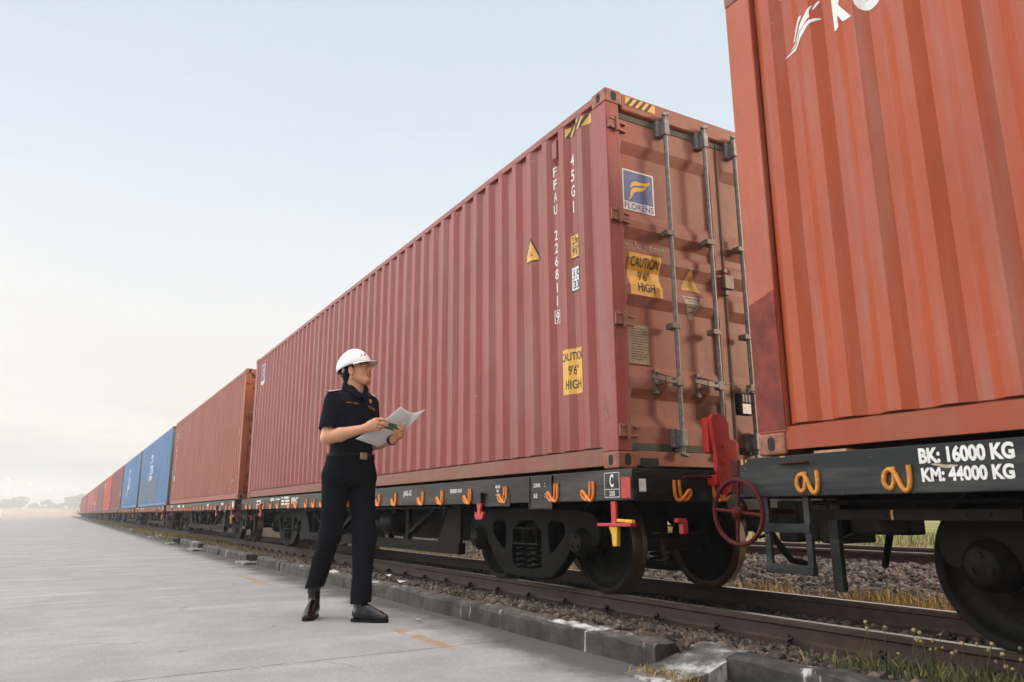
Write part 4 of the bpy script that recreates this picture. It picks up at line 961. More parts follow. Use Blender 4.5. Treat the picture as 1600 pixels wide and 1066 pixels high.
    for y in (11.55, 11.18, 11.08): b.cyl((.085, y, -.31), (.10, y, -.31), .012, 8)
    b.build('guard_beam', gm, t, bevel=.003)
    b = MB(); b.box((.10, 11.82, -.68), (.135, 11.875, -.335)); b.build('hanger_post', sm, t, bevel=.003)
    b = MB(); b.box((2.18, 11.75, -.66), (2.22, 11.83, -.22)); b.bar((2.2, 11.9, -.22), (2.2, 11.55, -.66), .06, .05, (1, 0, 0)); b.build('hanger_post', gm, t, bevel=.003)
    if kind == 'new':
        for y in (.217, .661, 1.421, 2.064, 2.65, 3.112, 3.851, 4.351, 4.95, 5.5, 6.1, 6.6, 7.0, 7.40, 7.98, 8.42, 9.15, 9.65, 10.25, 10.72, 11.35, 11.72): rope_hook(t, y, -.160, 'hook', 0)
        for x in (.30, .66): rope_hook(t, x, -.165, 'hook', 0, Y0 - .004)
        for y, e in ((1.82, 1), (10.37, 1)):     # red load-lock hangers below the sill
            b = MB(); b.box((-.125, y - .045, -.215), (-.087, y + .045, -.125)); b.build('lock_housing', 'sill', t, bevel=.004)
            b = MB(); me = plate_mesh([(-.04, 0), (.04, 0), (.022, -.05), (.022, -.085), (.045, -.10), (.055, -.075), (.075, -.075), (.07, -.12), (.045, -.135), (-.045, -.135), (-.07, -.12), (-.075, -.075), (-.055, -.075), (-.045, -.10), (-.022, -.085), (-.022, -.05)], [], 'yz', -.12, -.095, .003)
            me.transform(Matrix.Translation((0, y, -.215))); obj('load_lock', me, 'red', t)
        for y in (-.175,):
            b = MB(); b.box((-.092, y - .048, -.205), (-.086, y + .048, -.07)); b.build('reflector', 'red', t)
        # front lock lever: red stem, cross plate, yellow tongue
        b = MB(); b.box((-.12, -.095, -.37), (-.10, -.045, -.225)); b.bar((-.11, -.26, -.372), (-.11, .09, -.375), .05, .022); lv = b.build('lock_lever', 'red', t, bevel=.004)
        b = MB(); b.prism([(-.11, -.385), (-.02, -.385), (-.05, -.44), (-.055, -.51), (-.10, -.51)], 'yz', -.125, -.095); b.bar((-.10, -.06, -.345), (-.10, -.25, -.352), .03, .02); b.build('lever_tongue', 'hyellow', lv, bevel=.004)
        b = MB(); b.prism([(.20, -.335), (.265, -.335), (.285, -.36), (.285, -.435), (.24, -.435), (.24, -.37), (.20, -.36)], 'xz', Y0 - .10, Y0 - .06); b.build('brake_cock', 'red', t, bevel=.004)
        b = MB(); b.tube([(.12, Y0 - .03, -.46), (.12, Y0 - .035, -.50), (.135, Y0 - .04, -.62)], .011, 8); b.build('release_rod', 'gear', t)
        # raised red end stop
        b = MB(); b.prism([(.53, .33), (.555, .365), (.66, .365), (.70, .30), (.70, .20), (.76, .175), (.76, .0), (.70, -.12), (.64, -.19), (.60, -.10), (.56, -.02), (.56, .10)], 'xz', Y0 - .12, Y0 - .085); b.box((.528, Y0 - .085, .10), (.55, Y0 - .03, .34)); b.prism([(.74, .195), (.80, .20), (.825, .17), (.825, -.02), (.76, -.10)], 'xz', Y0 - .08, Y0 - .045)
        for z in (.145, .03): b.cyl((.63, Y0 - .128, z), (.63, Y0 - .12, z), .012, 8)
        b.box((.58, Y0 - .085, -.12), (.72, Y0 - .0, -.05)); b.build('end_stop', 'red', t, bevel=.004)
        # plates proud of the sill
        b = MB(); b.box((-.097, .694, -.268), (-.0855, 1.026, -.262)); b.box((-.097, 1.012, -.262), (-.0855, 1.026, -.02)); b.box((-.097, .694, -.262), (-.0855, .706, -.02)); b.box((-.0895, .706, -.262), (-.0855, 1.012, -.02)); b.build('sill_plate', 'sill', t, bevel=.002)
        b = MB(); b.box((-.091, 1.33, -.242), (-.0855, 1.78, -.15)); b.build('sill_plate', 'sill', t, bevel=.002)
        b = MB(); b.box((.0, -.30, -.0), (.001, -.299, .001))
    else:
        for y in (11.805, 11.335, 10.6, 10.0): rope_hook(t, y, -.155, 'hook_old', 1)
        b = MB(); b.tube([(-.083, 11.80 + .17, -.055), (-.11, 11.80 + .165, -.055), (-.11, 11.80 + .02, -.055), (-.083, 11.80 + .015, -.055)], .007, 8); b.build('grab_bar', 'red_old', t)
        b = MB(); b.box((-.05, 11.62, -.0135), (.10, 11.80, .0)); b.build('packing_block', 'wood', t)
        b = MB(); b.tube([(-.05, 10.785 + .08 * math.cos(a), -.36 + .08 * math.sin(a)) for a in np.linspace(0, 2 * math.pi, 25)[:-1]], .012, 8, closed=True); b.build('handwheel', 'red_old', t)
    return t
def wtext(w, txt, yl, z, wd, h, bold=.01, off=.0015, x=-.085):
    obj('lettering', on_plane(text2d(txt, wd, h, bold), (x, yl, z), (0, -1, 0), (0, 0, 1), (-1, 0, 0), off), 'white', w)
def wrect(w, yl, z, wd, h, mat='white', x=-.085, off=.0015): obj('lettering', on_plane(rect2d(0, 0, wd, h), (x, yl, z), (0, -1, 0), (0, 0, 1), (-1, 0, 0), off), mat, w)
WG = {}
wp = make_wagon('new'); index_kids()
WG[2] = wp
for i in (3, 4, 5): WG[i] = copy_tree(wp)
wf = make_wagon('far'); index_kids(); WG[6] = wf
for i in range(7, 16): WG[i] = copy_tree(wf)
WG[1] = make_wagon('old')
wl = {1: 'dark grey flat wagon with stencilled weights and red handwheel, under the orange container', 2: 'black flat wagon with orange hooks and a framed letter C, under the maroon container', 3: 'black flat wagon under the pale brick-red container', 4: 'flat wagon under the blue container with the grey patch', 5: 'flat wagon under the blue container without a patch', 6: 'flat wagon under the dark red container just beyond the blue ones', 7: 'flat wagon under the brightest red container', 8: 'flat wagon under the dull brown container beyond the brightest red one', 9: 'flat wagon under the rose-red container with a small low white mark', 10: 'flat wagon under the container with a tall white band', 11: 'flat wagon under the small distant bright red container', 12: 'flat wagon under the distant dark red container', 13: 'flat wagon third before the pale locomotive', 14: 'flat wagon second before the pale locomotive', 15: 'last flat wagon, coupled to the pale locomotive'}
for i, w in WG.items(): w.location = (0, cy(i), 0); tag(w, wl[i], 'wagon', 'flat wagons of the train')
w2 = WG[2]
# framed C / 200
fr = [(rect2d(0, 0, .004, .165), 0, 0), (rect2d(.158, 0, .162, .165), 0, 0), (rect2d(0, 0, .162, .004), 0, 0), (rect2d(0, .161, .162, .165), 0, 0), (rect2d(0, .052, .162, .056), 0, 0), (text2d('C', .042, .085, .03), .058, .068), (text2d('200', .06, .034, .01), .05, .010)]
obj('lettering', on_plane(join2d(fr), (-.085, .058, -.198), (0, -1, 0), (0, 0, 1), (-1, 0, 0), .0015), 'white', w2)
wtext(w2, 'DAN', .955, -.105, .09, .032, .02, x=-.0895); wtext(w2, ':', .80, -.105, .008, .03, .02, x=-.0895); wtext(w2, 'KE', .955, -.185, .05, .032, .02, x=-.0895); wtext(w2, ':', .80, -.185, .008, .03, .02, x=-.0895)
wtext(w2, 'JAK-G', 3.62, -.135, .22, .072, .02); wtext(w2, '000000 KM', 2.46, -.115, .24, .038, .02)
wtext(w2, '40-45', 1.58, -.095, .085, .028, .02); wtext(w2, 'M', 1.555, -.130, .03, .026, .02); wtext(w2, '44 60', 1.58, -.168, .085, .028, .02)
wtext(w2, 'PPC', 8.30, -.15, .40, .10, .02)
for (y, z, wd, h) in ((10.85, -.09, .35, .035), (10.85, -.15, .35, .03), (10.55, -.08, .06, .03), (10.55, -.13, .06, .03), (9.75, -.06, .28, .02), (9.75, -.085, .28, .015), (9.35, -.07, .3, .02), (8.95, -.06, .08, .03), (8.78, -.06, .3, .03), (8.95, -.11, .2, .03), (8.7, -.11, .3, .03), (8.95, -.16, .2, .03), (8.7, -.16, .25, .03)): wrect(w2, y, z, wd, h)
obj('inspection_sticker', on_plane(rect2d(0, 0, .058, .082), (-.03, Y0, -.163), (1, 0, 0), (0, 0, 1), (0, -1, 0), .0015), 'white', w2)
for i in (3, 4):
    for (y, z, wd, h) in ((1.4, -.11, .3, .05), (3.4, -.12, .25, .06), (8.0, -.12, .35, .07), (9.1, -.10, .5, .06), (10.9, -.10, .4, .06), (.06, -.17, .15, .13)): wrect(WG[i], y, z, wd, h)
w1 = WG[1]; yl = -2.165 - cy(1)
wtext(w1, 'BK: 16000 KG', yl, -.095, .385, .068, .045); wtext(w1, 'KM: 44000 KG', yl - .003, -.172, .372, .06, .045)
b = MB(); obj('paint_splash', on_plane(poly_mesh2d([chaikin([(0, .01), (.04, .0), (.07, -.012), (.10, -.008), (.13, -.002), (.10, .004), (.07, .003), (.04, .012)], 2)]), (-.085, yl - .04, -.108), (0, -1, 0), (0, 0, 1), (-1, 0, 0), .0012), 'grime_white', w1)
for (y, z, a, c) in ((12.245, -.045, .016, .028), (12.215, -.035, .010, .014), (11.98, -.022, .03, .007)): wrect(w1, y, z, a, c, 'hook_old')
wrect(w1, 11.52, -.333, .012, .045, 'hook_old', x=.09, off=.002)

# tracker box hanging on the maroon container's door rods
t = thing('lock_box', 'small dark electronic lock box with a white sticker, hanging from the maroon container door', 'lock box', (1.155, -.085, .50))
b = MB(); b.box((-.065, -.03, -.085), (.065, .03, .085)); b.build('case', 'gear_dirty', t, bevel=.012)
b = MB()
for q in (-.032, 0, .032): b.box((q - .012, -.036, .01), (q + .012, -.030, .07))
b.build('front_panel', 'zinc_rust', t, bevel=.003)
b = MB(); b.box((-.042, -.0325, -.075), (.045, -.0305, .0)); b.build('sticker', 'white', t)
b = MB(); b.tube([(-.17, .03, .145), (-.10, .0, .15), (-.03, -.01, .13), (0, 0, .085)], .003, 6); b.tube([(-.17, .03, .15), (-.02, .01, .155), (.10, .02, .13), (.155, .04, .14)], .003, 6); b.tube([(.05, 0, .08), (.08, -.01, .12), (.15, .04, .13)], .003, 6); b.build('wire', 'zinc', t)

# ------------------------------------------------------------------ locomotive, wall, trees, lamps far away
def loco():
    t = thing('locomotive', 'pale locomotive at the far end of the train', 'locomotive', (0, cy(15) + 12.9, 0))
    b = MB(); b.prism([(.1, -.15), (.1, 2.35), (.35, 2.75), (.8, 2.95), (1.63, 2.95), (2.08, 2.75), (2.33, 2.35), (2.33, -.15)], 'xz', .3, 13.5); b.build('body', 'loco_white', t, bevel=.05)
    b = MB(); b.box((-.05, 0, -.45), (2.49, 14, -.15)); b.build('underframe', 'gear', t)
    for y in (1.2, 3.6, 6.2, 8.8): 
        b = MB(); b.box((.093, y, .9), (.102, y + 1.6, 1.9)); b.build('grille', 'gear_dirty', t)
    b = MB(); b.box((.092, 11.9, 1.35), (.102, 12.9, 2.05)); b.build('cab_window', 'glass', t)
    for yc in (2.6, 11.2):
        b = MB(); b.prism([(yc - 1.3, -.45), (yc + 1.3, -.45), (yc + 1.2, -.7), (yc - 1.2, -.7)], 'yz', .42, .5)
        for a in (-.9, .9): b.lathe([(0, .001), (0, .36), (.1, .39), (.12, .001)], (.6, yc + a, WZ), 'x', 20)
        b.build('bogie', 'gear', t)
loco()
b = MB(); b.box((-16.2, 226, -.98), (60, 226.3, 1.12)); b.box((-16.3, 226.05, 1.12), (60.1, 226.25, 1.18))
b.add([(-16.2, 226, -.98), (-16.2, 226, 1.12), (-23, 200, -.0), (-23, 200, -.98), (-16.5, 226, -.98), (-16.5, 226, 1.12), (-23.3, 200, 0), (-23.3, 200, -.98)], [(0, 1, 2, 3), (7, 6, 5, 4), (1, 5, 6, 2), (0, 3, 7, 4), (3, 2, 6, 7)])
t = thing('boundary_wall', 'long low cream wall across the far end of the yard', 'wall')
o = b.build('wall_panel', 'cream', t)
for k in range(20):
    b = MB(); b.box((-16 + k * 3.2, 225.9, -.98), (-15.7 + k * 3.2, 226, 1.17)); b.build('pilaster', 'cream', t)
b = MB(); b.box((.2, 225.8, -.1), (.8, 225.88, .5)); b.build('sign_board', 'red', t)
b = MB(); b.box((20, 48, -1.1), (44, 48.3, .9)); b.box((19.9, 47.95, .9), (44.1, 48.35, .98))
o = b.build('boundary_wall', 'cream'); tag(o, 'pale wall glimpsed through the gap between the two nearest wagons', 'wall')

def tree(x, y, h, r, label, seed, z0=-.96):
    rg = np.random.default_rng(seed); t = thing('tree', label, 'tree', (x, y, z0), 'trees beyond the far wall')
    b = MB(); b.tube([(0, 0, -.2), (.05 * r, 0, h * .3), (.02 * r, .05 * r, h * .6), (0, 0, h * .85)], [h * .035, h * .028, h * .018, h * .006], 7)
    cl = []
    for k in range(9):
        a = rg.uniform(0, 6.28); rr = r * rg.uniform(.25, .75); zz = h * rg.uniform(.42, .88); c = (rr * math.cos(a), rr * math.sin(a), zz); cl.append((c, r * rg.uniform(.28, .52)))
        b.tube([(0, 0, h * rg.uniform(.25, .5)), (c[0] * .5, c[1] * .5, zz * .8), c], [h * .014, h * .009, h * .003], 5)
    cl.append(((0, 0, h * .82), r * .45))
    b.build('trunk', 'bark', t)
    P = []
    for c, q in cl:
        d = rg.normal(0, 1, (260, 3)); d /= np.linalg.norm(d, axis=1)[:, None]; P.append(np.array(c) + d * q * rg.uniform(.55, 1.05, (260, 1)) * np.array([1, 1, .75]))
    P = np.concatenate(P); n = len(P); s = r * .075 * rg.uniform(.6, 1.4, (n, 1)); A = rg.normal(0, 1, (n, 3)); A /= np.linalg.norm(A, axis=1)[:, None]; B = np.cross(A, rg.normal(0, 1, (n, 3))); B /= np.linalg.norm(B, axis=1)[:, None]
    V = np.stack([P - A * s, P + B * s * .6, P + A * s, P - B * s * .6], 1).reshape(-1, 3)
    o = np_mesh('crown', V, np.arange(n * 4).reshape(-1, 4), 'leaf'); o.parent = t
for k, (px, h, r, lab) in enumerate(((-20.5, 6.6, 3.4, 'large bushy tree at the left edge, in front of the wall end'), (-24.5, 5.5, 3.2, 'hazy tree at the extreme left edge, lower than its neighbour'), (-16.8, 5.4, 2.8, 'spreading hazy tree behind the left end of the cream wall'),
        (-13.2, 4.6, 2.4, 'loose pale tree behind the wall, right of the spreading one'), (-10.2, 5.3, 2.3, 'round-topped tree standing alone behind the middle of the wall'), (-6.8, 3.6, 1.8, 'low shrubby tree behind the wall, between the round-topped and the small domed one'), (-3.9, 4.4, 2.0, 'small domed tree behind the wall, right of the low shrubby one'),
        (-1.0, 3.5, 1.6, 'lowest tree behind the wall, near the big right-hand clump'), (1.6, 5.2, 2.4, 'tree at the left flank of the clump beside the train end'), (4.2, 6.0, 2.6, 'tallest tree beside the far end of the train'), (7.5, 5.6, 2.6, 'tree mostly hidden behind the far end of the train'))):
    f_ = 3.1 if k > 1 else 1.0
    tree(-3.2 + (px + 3.2) * f_ - (f_ - 1) * 4, 234 * f_ if k > 1 else (190 if k == 0 else 182), h * f_ - (f_ - 1) * .7, r * f_, lab, 100 + k)
for (px, yy, h, lab) in ((-13.3, 196, 8.05, 'lit street lamp on the tallest mast at far left'), (-9.1, 198, 7.3, 'lit street lamp in the middle of the three distant ones'), (-5.3, 200, 5.95, 'faintest lit street lamp, nearest to the train of the three')):
    t = thing('street_lamp', lab, 'street lamp', (px, yy, -.96), 'distant street lamps')
    b = MB(); b.tube([(0, 0, 0), (0, 0, h * .9), (-.15, 0, h), (-.7, 0, h + .22)], [.03, .02, .016, .014], 8); b.build('mast', 'pole', t)
    b = MB(); b.lathe([(-.35, .02), (-.3, .1), (.2, .14), (.35, .05)], (-.9, 0, h + .25), 'y', 10); b.box((-1.15, -.13, h + .22), (-.65, .13, h + .30)); b.build('lamp_head', 'pole', t)
    b = MB(); b.lathe([(-.13, .001), (-.10, .10), (0, .16), (.05, .15)], (-.9, 0, h + .15), 'z', 12); b.build('lens', 'lamp', t)
b = MB(); b.cyl((0, 0, 0), (0, 0, 2.2), .03, 8); t = thing('sign_post', 'small red sign on a thin post at the left edge of the yard', 'sign', (-17.9, 170, -.96)); b.build('post', 'pole', t)
b = MB(); b.box((-.35, -.03, 1.7), (.35, .0, 2.7)); b.build('sign_board', 'red', t)

# ------------------------------------------------------------------ the worker (signed-distance modelling, then surface nets)
class SDF:
    def __init__(s, lo, hi, h):
        s.lo = np.array(lo, float); s.h = h; s.n = np.ceil((np.array(hi) - s.lo) / h).astype(int) + 1
        s.ax = [(s.lo[k] + h * np.arange(s.n[k])).astype(np.float32) for k in range(3)]; s.D = np.full(s.n, .1, np.float32)
    def win(s, lo, hi):
        a = np.maximum(np.floor((np.array(lo) - s.lo) / s.h).astype(int), 0); b = np.minimum(np.ceil((np.array(hi) - s.lo) / s.h).astype(int) + 1, s.n)
        sl = tuple(slice(int(a[k]), int(max(b[k], a[k] + 1))) for k in range(3))
        return sl, s.ax[0][sl[0]][:, None, None], s.ax[1][sl[1]][None, :, None], s.ax[2][sl[2]][None, None, :]
    def put(s, lo, hi, fn, k=.01, op='u'):
        m = .03 + k; sl, X, Y, Z = s.win(np.array(lo) - m, np.array(hi) + m); d = fn(X, Y, Z).astype(np.float32); e = s.D[sl]
        if op == 'u':
            hh = np.clip(.5 + .5 * (e - d) / k, 0, 1); s.D[sl] = e * (1 - hh) + d * hh - k * hh * (1 - hh)
        elif op == 's':
            d = -d; hh = np.clip(.5 - .5 * (e - d) / k, 0, 1); s.D[sl] = e * (1 - hh) + d * hh + k * hh * (1 - hh)
        else: s.D[sl] = np.maximum(e, d)
    def cap(s, a, b, ra, rb, k=.012, op='u'):
        a = np.array(a, float); b = np.array(b, float); d = b - a; L = d @ d; r = max(ra, rb)
        def fn(X, Y, Z):
            t = np.clip(((X - a[0]) * d[0] + (Y - a[1]) * d[1] + (Z - a[2]) * d[2]) / L, 0, 1)
            return np.sqrt((X - a[0] - t * d[0]) ** 2 + (Y - a[1] - t * d[1]) ** 2 + (Z - a[2] - t * d[2]) ** 2) - (ra + (rb - ra) * t)
        s.put(np.minimum(a, b) - r, np.maximum(a, b) + r, fn, k, op)
    def ell(s, c, r, Rm=None, k=.012, op='u'):
        c = np.array(c, float); Rm = np.eye(3) if Rm is None else np.array(Rm); m = max(r)
        def fn(X, Y, Z):
            P = [(X - c[0]), (Y - c[1]), (Z - c[2])]; q = [sum(Rm[i][j] * P[j] for j in range(3)) for i in range(3)]
            k0 = np.sqrt(sum((q[i] / r[i]) ** 2 for i in range(3))); k1 = np.sqrt(sum((q[i] / r[i] ** 2) ** 2 for i in range(3))) + 1e-9
            return k0 * (k0 - 1) / k1
        s.put(c - m, c + m, fn, k, op)
    def mesh(s):
        D = s.D; ins = D < 0; nx, ny, nz = D.shape
        cnt = np.zeros((nx - 1, ny - 1, nz - 1), np.int8)
        for i in (0, 1):
            for j in (0, 1):
                for k in (0, 1): cnt += ins[i:nx - 1 + i, j:ny - 1 + j, k:nz - 1 + k]
        act = (cnt > 0) & (cnt < 8); I = np.argwhere(act); idx = np.full(act.shape, -1, np.int32); idx[act] = np.arange(len(I))
        cor = [(i, j, k) for i in (0, 1) for j in (0, 1) for k in (0, 1)]; val = {c: D[I[:, 0] + c[0], I[:, 1] + c[1], I[:, 2] + c[2]] for c in cor}
        acc = np.zeros((len(I), 3)); num = np.zeros(len(I))
        for c in cor:
            for ax in range(3):
                if c[ax] == 0:
                    e = list(c); e[ax] = 1; e = tuple(e); va, vb = val[c], val[e]; m = (va < 0) != (vb < 0); t = np.where(m, va / np.where(m, va - vb, 1), 0)
                    p = np.tile(np.array(c, float), (len(I), 1)); p[:, ax] += t; acc[m] += p[m]; num[m] += 1
        V = s.lo + (I + acc / num[:, None]) * s.h; F = []
        for ax in range(3):
            o1, o2 = [(1, 2), (2, 0), (0, 1)][ax]; a = [slice(None)] * 3; b = [slice(None)] * 3; a[ax] = slice(0, -1); b[ax] = slice(1, None)
            A, B = ins[tuple(a)], ins[tuple(b)]; E = np.argwhere(A != B); E = E[(E[:, o1] > 0) & (E[:, o2] > 0) & (E[:, o1] < D.shape[o1] - 1) & (E[:, o2] < D.shape[o2] - 1)]
            f = A[E[:, 0], E[:, 1], E[:, 2]]; q = []
            for d1, d2 in ((-1, -1), (0, -1), (0, 0), (-1, 0)):
                G = E.copy(); G[:, o1] += d1; G[:, o2] += d2; q.append(idx[G[:, 0], G[:, 1], G[:, 2]])
            q = np.stack(q, -1); q[~f] = q[~f][:, ::-1]; F.append(q)
        return V, np.concatenate(F)
SC = .00426
def L(px, py, y=0.0): return ((px - 538) * SC, y, (968 - py) * SC)
ROT = math.atan2(-.5061, .8625) + R_(11.5)
person = thing('person', 'worker in dark uniform and white hard hat, holding papers, looking up at containers', 'person', (-1.5913, .8981, -.96), rz=-R_(18.4))
def pmesh(name, sdf, mat, parent=person, smooth_it=2):
    V, F = sdf.mesh(); o = np_mesh(name, V, F, mat, True); o.parent = parent
    if smooth_it: m = o.modifiers.new('smooth', 'SMOOTH'); m.iterations = smooth_it; m.factor = .5
    return o
# joints in local metres: x right in view, y away from the camera, z up
NECK = (.012, .015, 1.50)
SR = (-.130, -.085, 1.420); SL = (.122, .135, 1.425)
ER = (-.158, -.135, 1.160); EL = (.135, .10, 1.140)
WR = L(557, 683, -.235); WL = L(602.5, 697, -.115)
HR = (-.085, -.02, .93); HL_ = (.075, .055, .93)
KR = L(511, 843, -.03); KL = L(563, 848, -.06)
AR = L(490, 925, .14); AL = L(561, 938, -.13)
# head frame
yaw = R_(25); pit = R_(15)
Fv = np.array([math.cos(yaw) * math.cos(pit), -math.sin(yaw) * math.cos(pit), math.sin(pit)])
Sv = np.array([-math.sin(yaw), -math.cos(yaw), 0.0]); Uv = np.cross(Sv, Fv) * -1
if Uv[2] < 0: Uv = -Uv
HC = np.array([.010, .0, 1.640])
hp = lambda f, s, u: HC + Fv * f + Sv * s + Uv * u
HM = [list(Fv), list(Sv), list(Uv)]
def build_body():
    g = SDF((-.30, -.36, -.01), (.42, .34, 1.80), .0045)
    # skull and face
    g.ell(hp(-.012, 0, .035), (.092, .074, .092), HM); g.ell(hp(.030, 0, -.030), (.062, .060, .086), HM, .02)
    g.cap(hp(.062, .016, -.094), hp(.062, -.016, -.094), .022, .022, .02)
    for s in (-1, 1):
        g.cap(hp(-.005, s * .054, -.045), hp(.055, s * .02, -.096), .020, .018, .022); g.ell(hp(.055, s * .034, -.022), (.028, .022, .026), HM, .02)
    g.cap(hp(.084, .03, .026), hp(.084, -.03, .026), .012, .012, .014)
    for s in (-1, 1): g.ell(hp(.096, s * .031, .006), (.014, .016, .011), HM, .012, 's')
    g.cap(hp(.086, 0, .014), hp(.113, 0, -.018), .0075, .0105, .008); g.cap(hp(.097, .010, -.026), hp(.097, -.010, -.026), .009, .009, .008)
    for s in (-1, 1): g.ell(hp(.084, s * .031, .005), (.011, .014, .008), HM, .004)
    g.ell(hp(.094, 0, -.049), (.011, .021, .0080), HM, .006); g.ell(hp(.092, 0, -.062), (.011, .019, .0080), HM, .006)
    g.ell(hp(.104, 0, -.0555), (.012, .024, .0022), HM, .003, 's')
    for s in (-1, 1):
        g.ell(hp(-.004, s * .078, -.012), (.019, .009, .033), HM, .008); g.ell(hp(.001, s * .090, -.008), (.010, .008, .018), HM, .006, 's')
    # neck, torso core, legs inside the clothes
    g.cap(hp(-.022, 0, -.05), NECK, .052, .056, .02); g.cap(NECK, (0, .02, 1.38), .058, .10, .03); g.cap((0, .02, 1.36), (0, .01, 1.0), .105, .10, .03)
    for a, k, e in ((HR, KR, AR), (HL_, KL, AL)):
        g.cap((a[0], a[1], .96), k, .070, .046, .03); g.cap(k, e, .046, .034, .02); g.cap(e, (e[0], e[1], .09), .034, .034, .02)
    # arms
    for sh, el, wr in ((SR, ER, WR), (SL, EL, WL)):
        g.cap(sh, el, .050, .043, .02); e = np.array(el); w = np.array(wr); m = e + (w - e) * .35
        g.cap(e, m, .044, .045, .015); g.cap(m, w, .045, .027, .015)
    def finger(pts, r0, r1):
        n = len(pts) - 1
        for i in range(n): g.cap(pts[i], pts[i + 1], r0 + (r1 - r0) * i / n, r0 + (r1 - r0) * (i + 1) / n, .004)
    # right hand (nearer to us): flat along the papers, fingers pointing right
    w = np.array(WR); kn = [L(575, 669.5, -.268), L(575.5, 675, -.272), L(574, 680.5, -.268), L(571, 685.5, -.258)]
    for k_ in kn: g.cap(w, k_, .024, .0125, .012)
    g.ell(L(567, 678, -.25), (.036, .016, .034), None, .014)
    tips = [[(584, 669.5), (593.5, 671.8)], [(584, 676.5), (591.5, 678.5)], [(580.5, 681), (586, 681.5)], [(577, 685), (582, 684.5)]]
    for k_, tp, r in zip(kn, tips, (.0095, .0098, .0095, .0085)): finger([k_, L(*tp[0], -.262), L(*tp[1], -.238)], r + .001, r - .0015)
    finger([L(563, 675, -.222), L(572, 668, -.20), L(583, 666, -.19)], .013, .009)
    # left hand: palm under the papers, fingers curled up in front of them
    w = np.array(WL); pc = L(612, 690, -.145)
    kn = [L(617, 684, -.165), L(615, 689, -.172), L(611.5, 692.5, -.172), L(607.5, 695, -.165)]
    for k_ in kn: g.cap(w, k_, .025, .0125, .012)
    g.ell(pc, (.030, .022, .030), None, .014)
    tips = [[(617.5, 679), (617.5, 673.5)], [(613, 682.5), (608.5, 678)], [(607, 686), (602, 682)], [(603.5, 690), (599, 685.5)]]
    for k_, tp, r in zip(kn, tips, (.0098, .0098, .0095, .0088)): finger([k_, L(*tp[0], -.195), L(*tp[1], -.205)], r + .001, r - .0012)
    finger([L(610, 689, -.10), L(617, 681, -.085), L(621, 673, -.095)], .013, .009)
    o = pmesh('body', g, 'skin', smooth_it=1)
    me = o.data
    for m in ('lip', 'brow', 'eye_white'): me.materials.append(M[m])
    co = np.zeros(len(me.vertices) * 3, np.float32); me.vertices.foreach_get('co', co); co = co.reshape(-1, 3)
    pol = np.zeros(len(me.polygons) * 4, np.int32); me.loops.foreach_get('vertex_index', pol); cen = co[pol.reshape(-1, 4)].mean(1)
    q = cen - HC; f, s, u = q @ Fv, q @ Sv, q @ Uv; mi = np.zeros(len(cen), np.int32)
    mi[(f > .078) & (np.abs(s) < .021) & (u > -.069) & (u < -.044) & (np.abs(s) < .021)] = 1
    mi[(f > .06) & (np.abs(np.abs(s) - .031) < .019) & (np.abs(u - .027) < .0055)] = 2
    e = (f > .068) & (((np.abs(s) - .031) / .0145) ** 2 + ((u - .005) / .0062) ** 2 < 1); mi[e & (np.abs(u - .005) < .0048)] = 3
    mi[e & (((np.abs(s) - .033) ** 2 + (u - .006) ** 2) < .0062 ** 2)] = 2; mi[(f > .065) & (((np.abs(s) - .031) / .0165) ** 2 + ((u - .010) / .004) ** 2 < 1) & (u > .009)] = 2
    me.polygons.foreach_set('material_index', mi)
build_body()
def folds(g, amp, seed, lo, hi, sc=(14, 14, 26)):
    """soft cloth creases: a few drifting sine waves"""
    r = np.random.default_rng(seed); sl, X, Y, Z = g.win(lo, hi); d = 0
    for _ in range(6):
        k = r.normal(0, 1, 3) * np.array(sc); d = d + np.sin(X * k[0] + Y * k[1] + Z * k[2] + r.uniform(0, 6.28)) * r.uniform(.4, 1)
    g.D[sl] += (amp * d / 3).astype(np.float32)
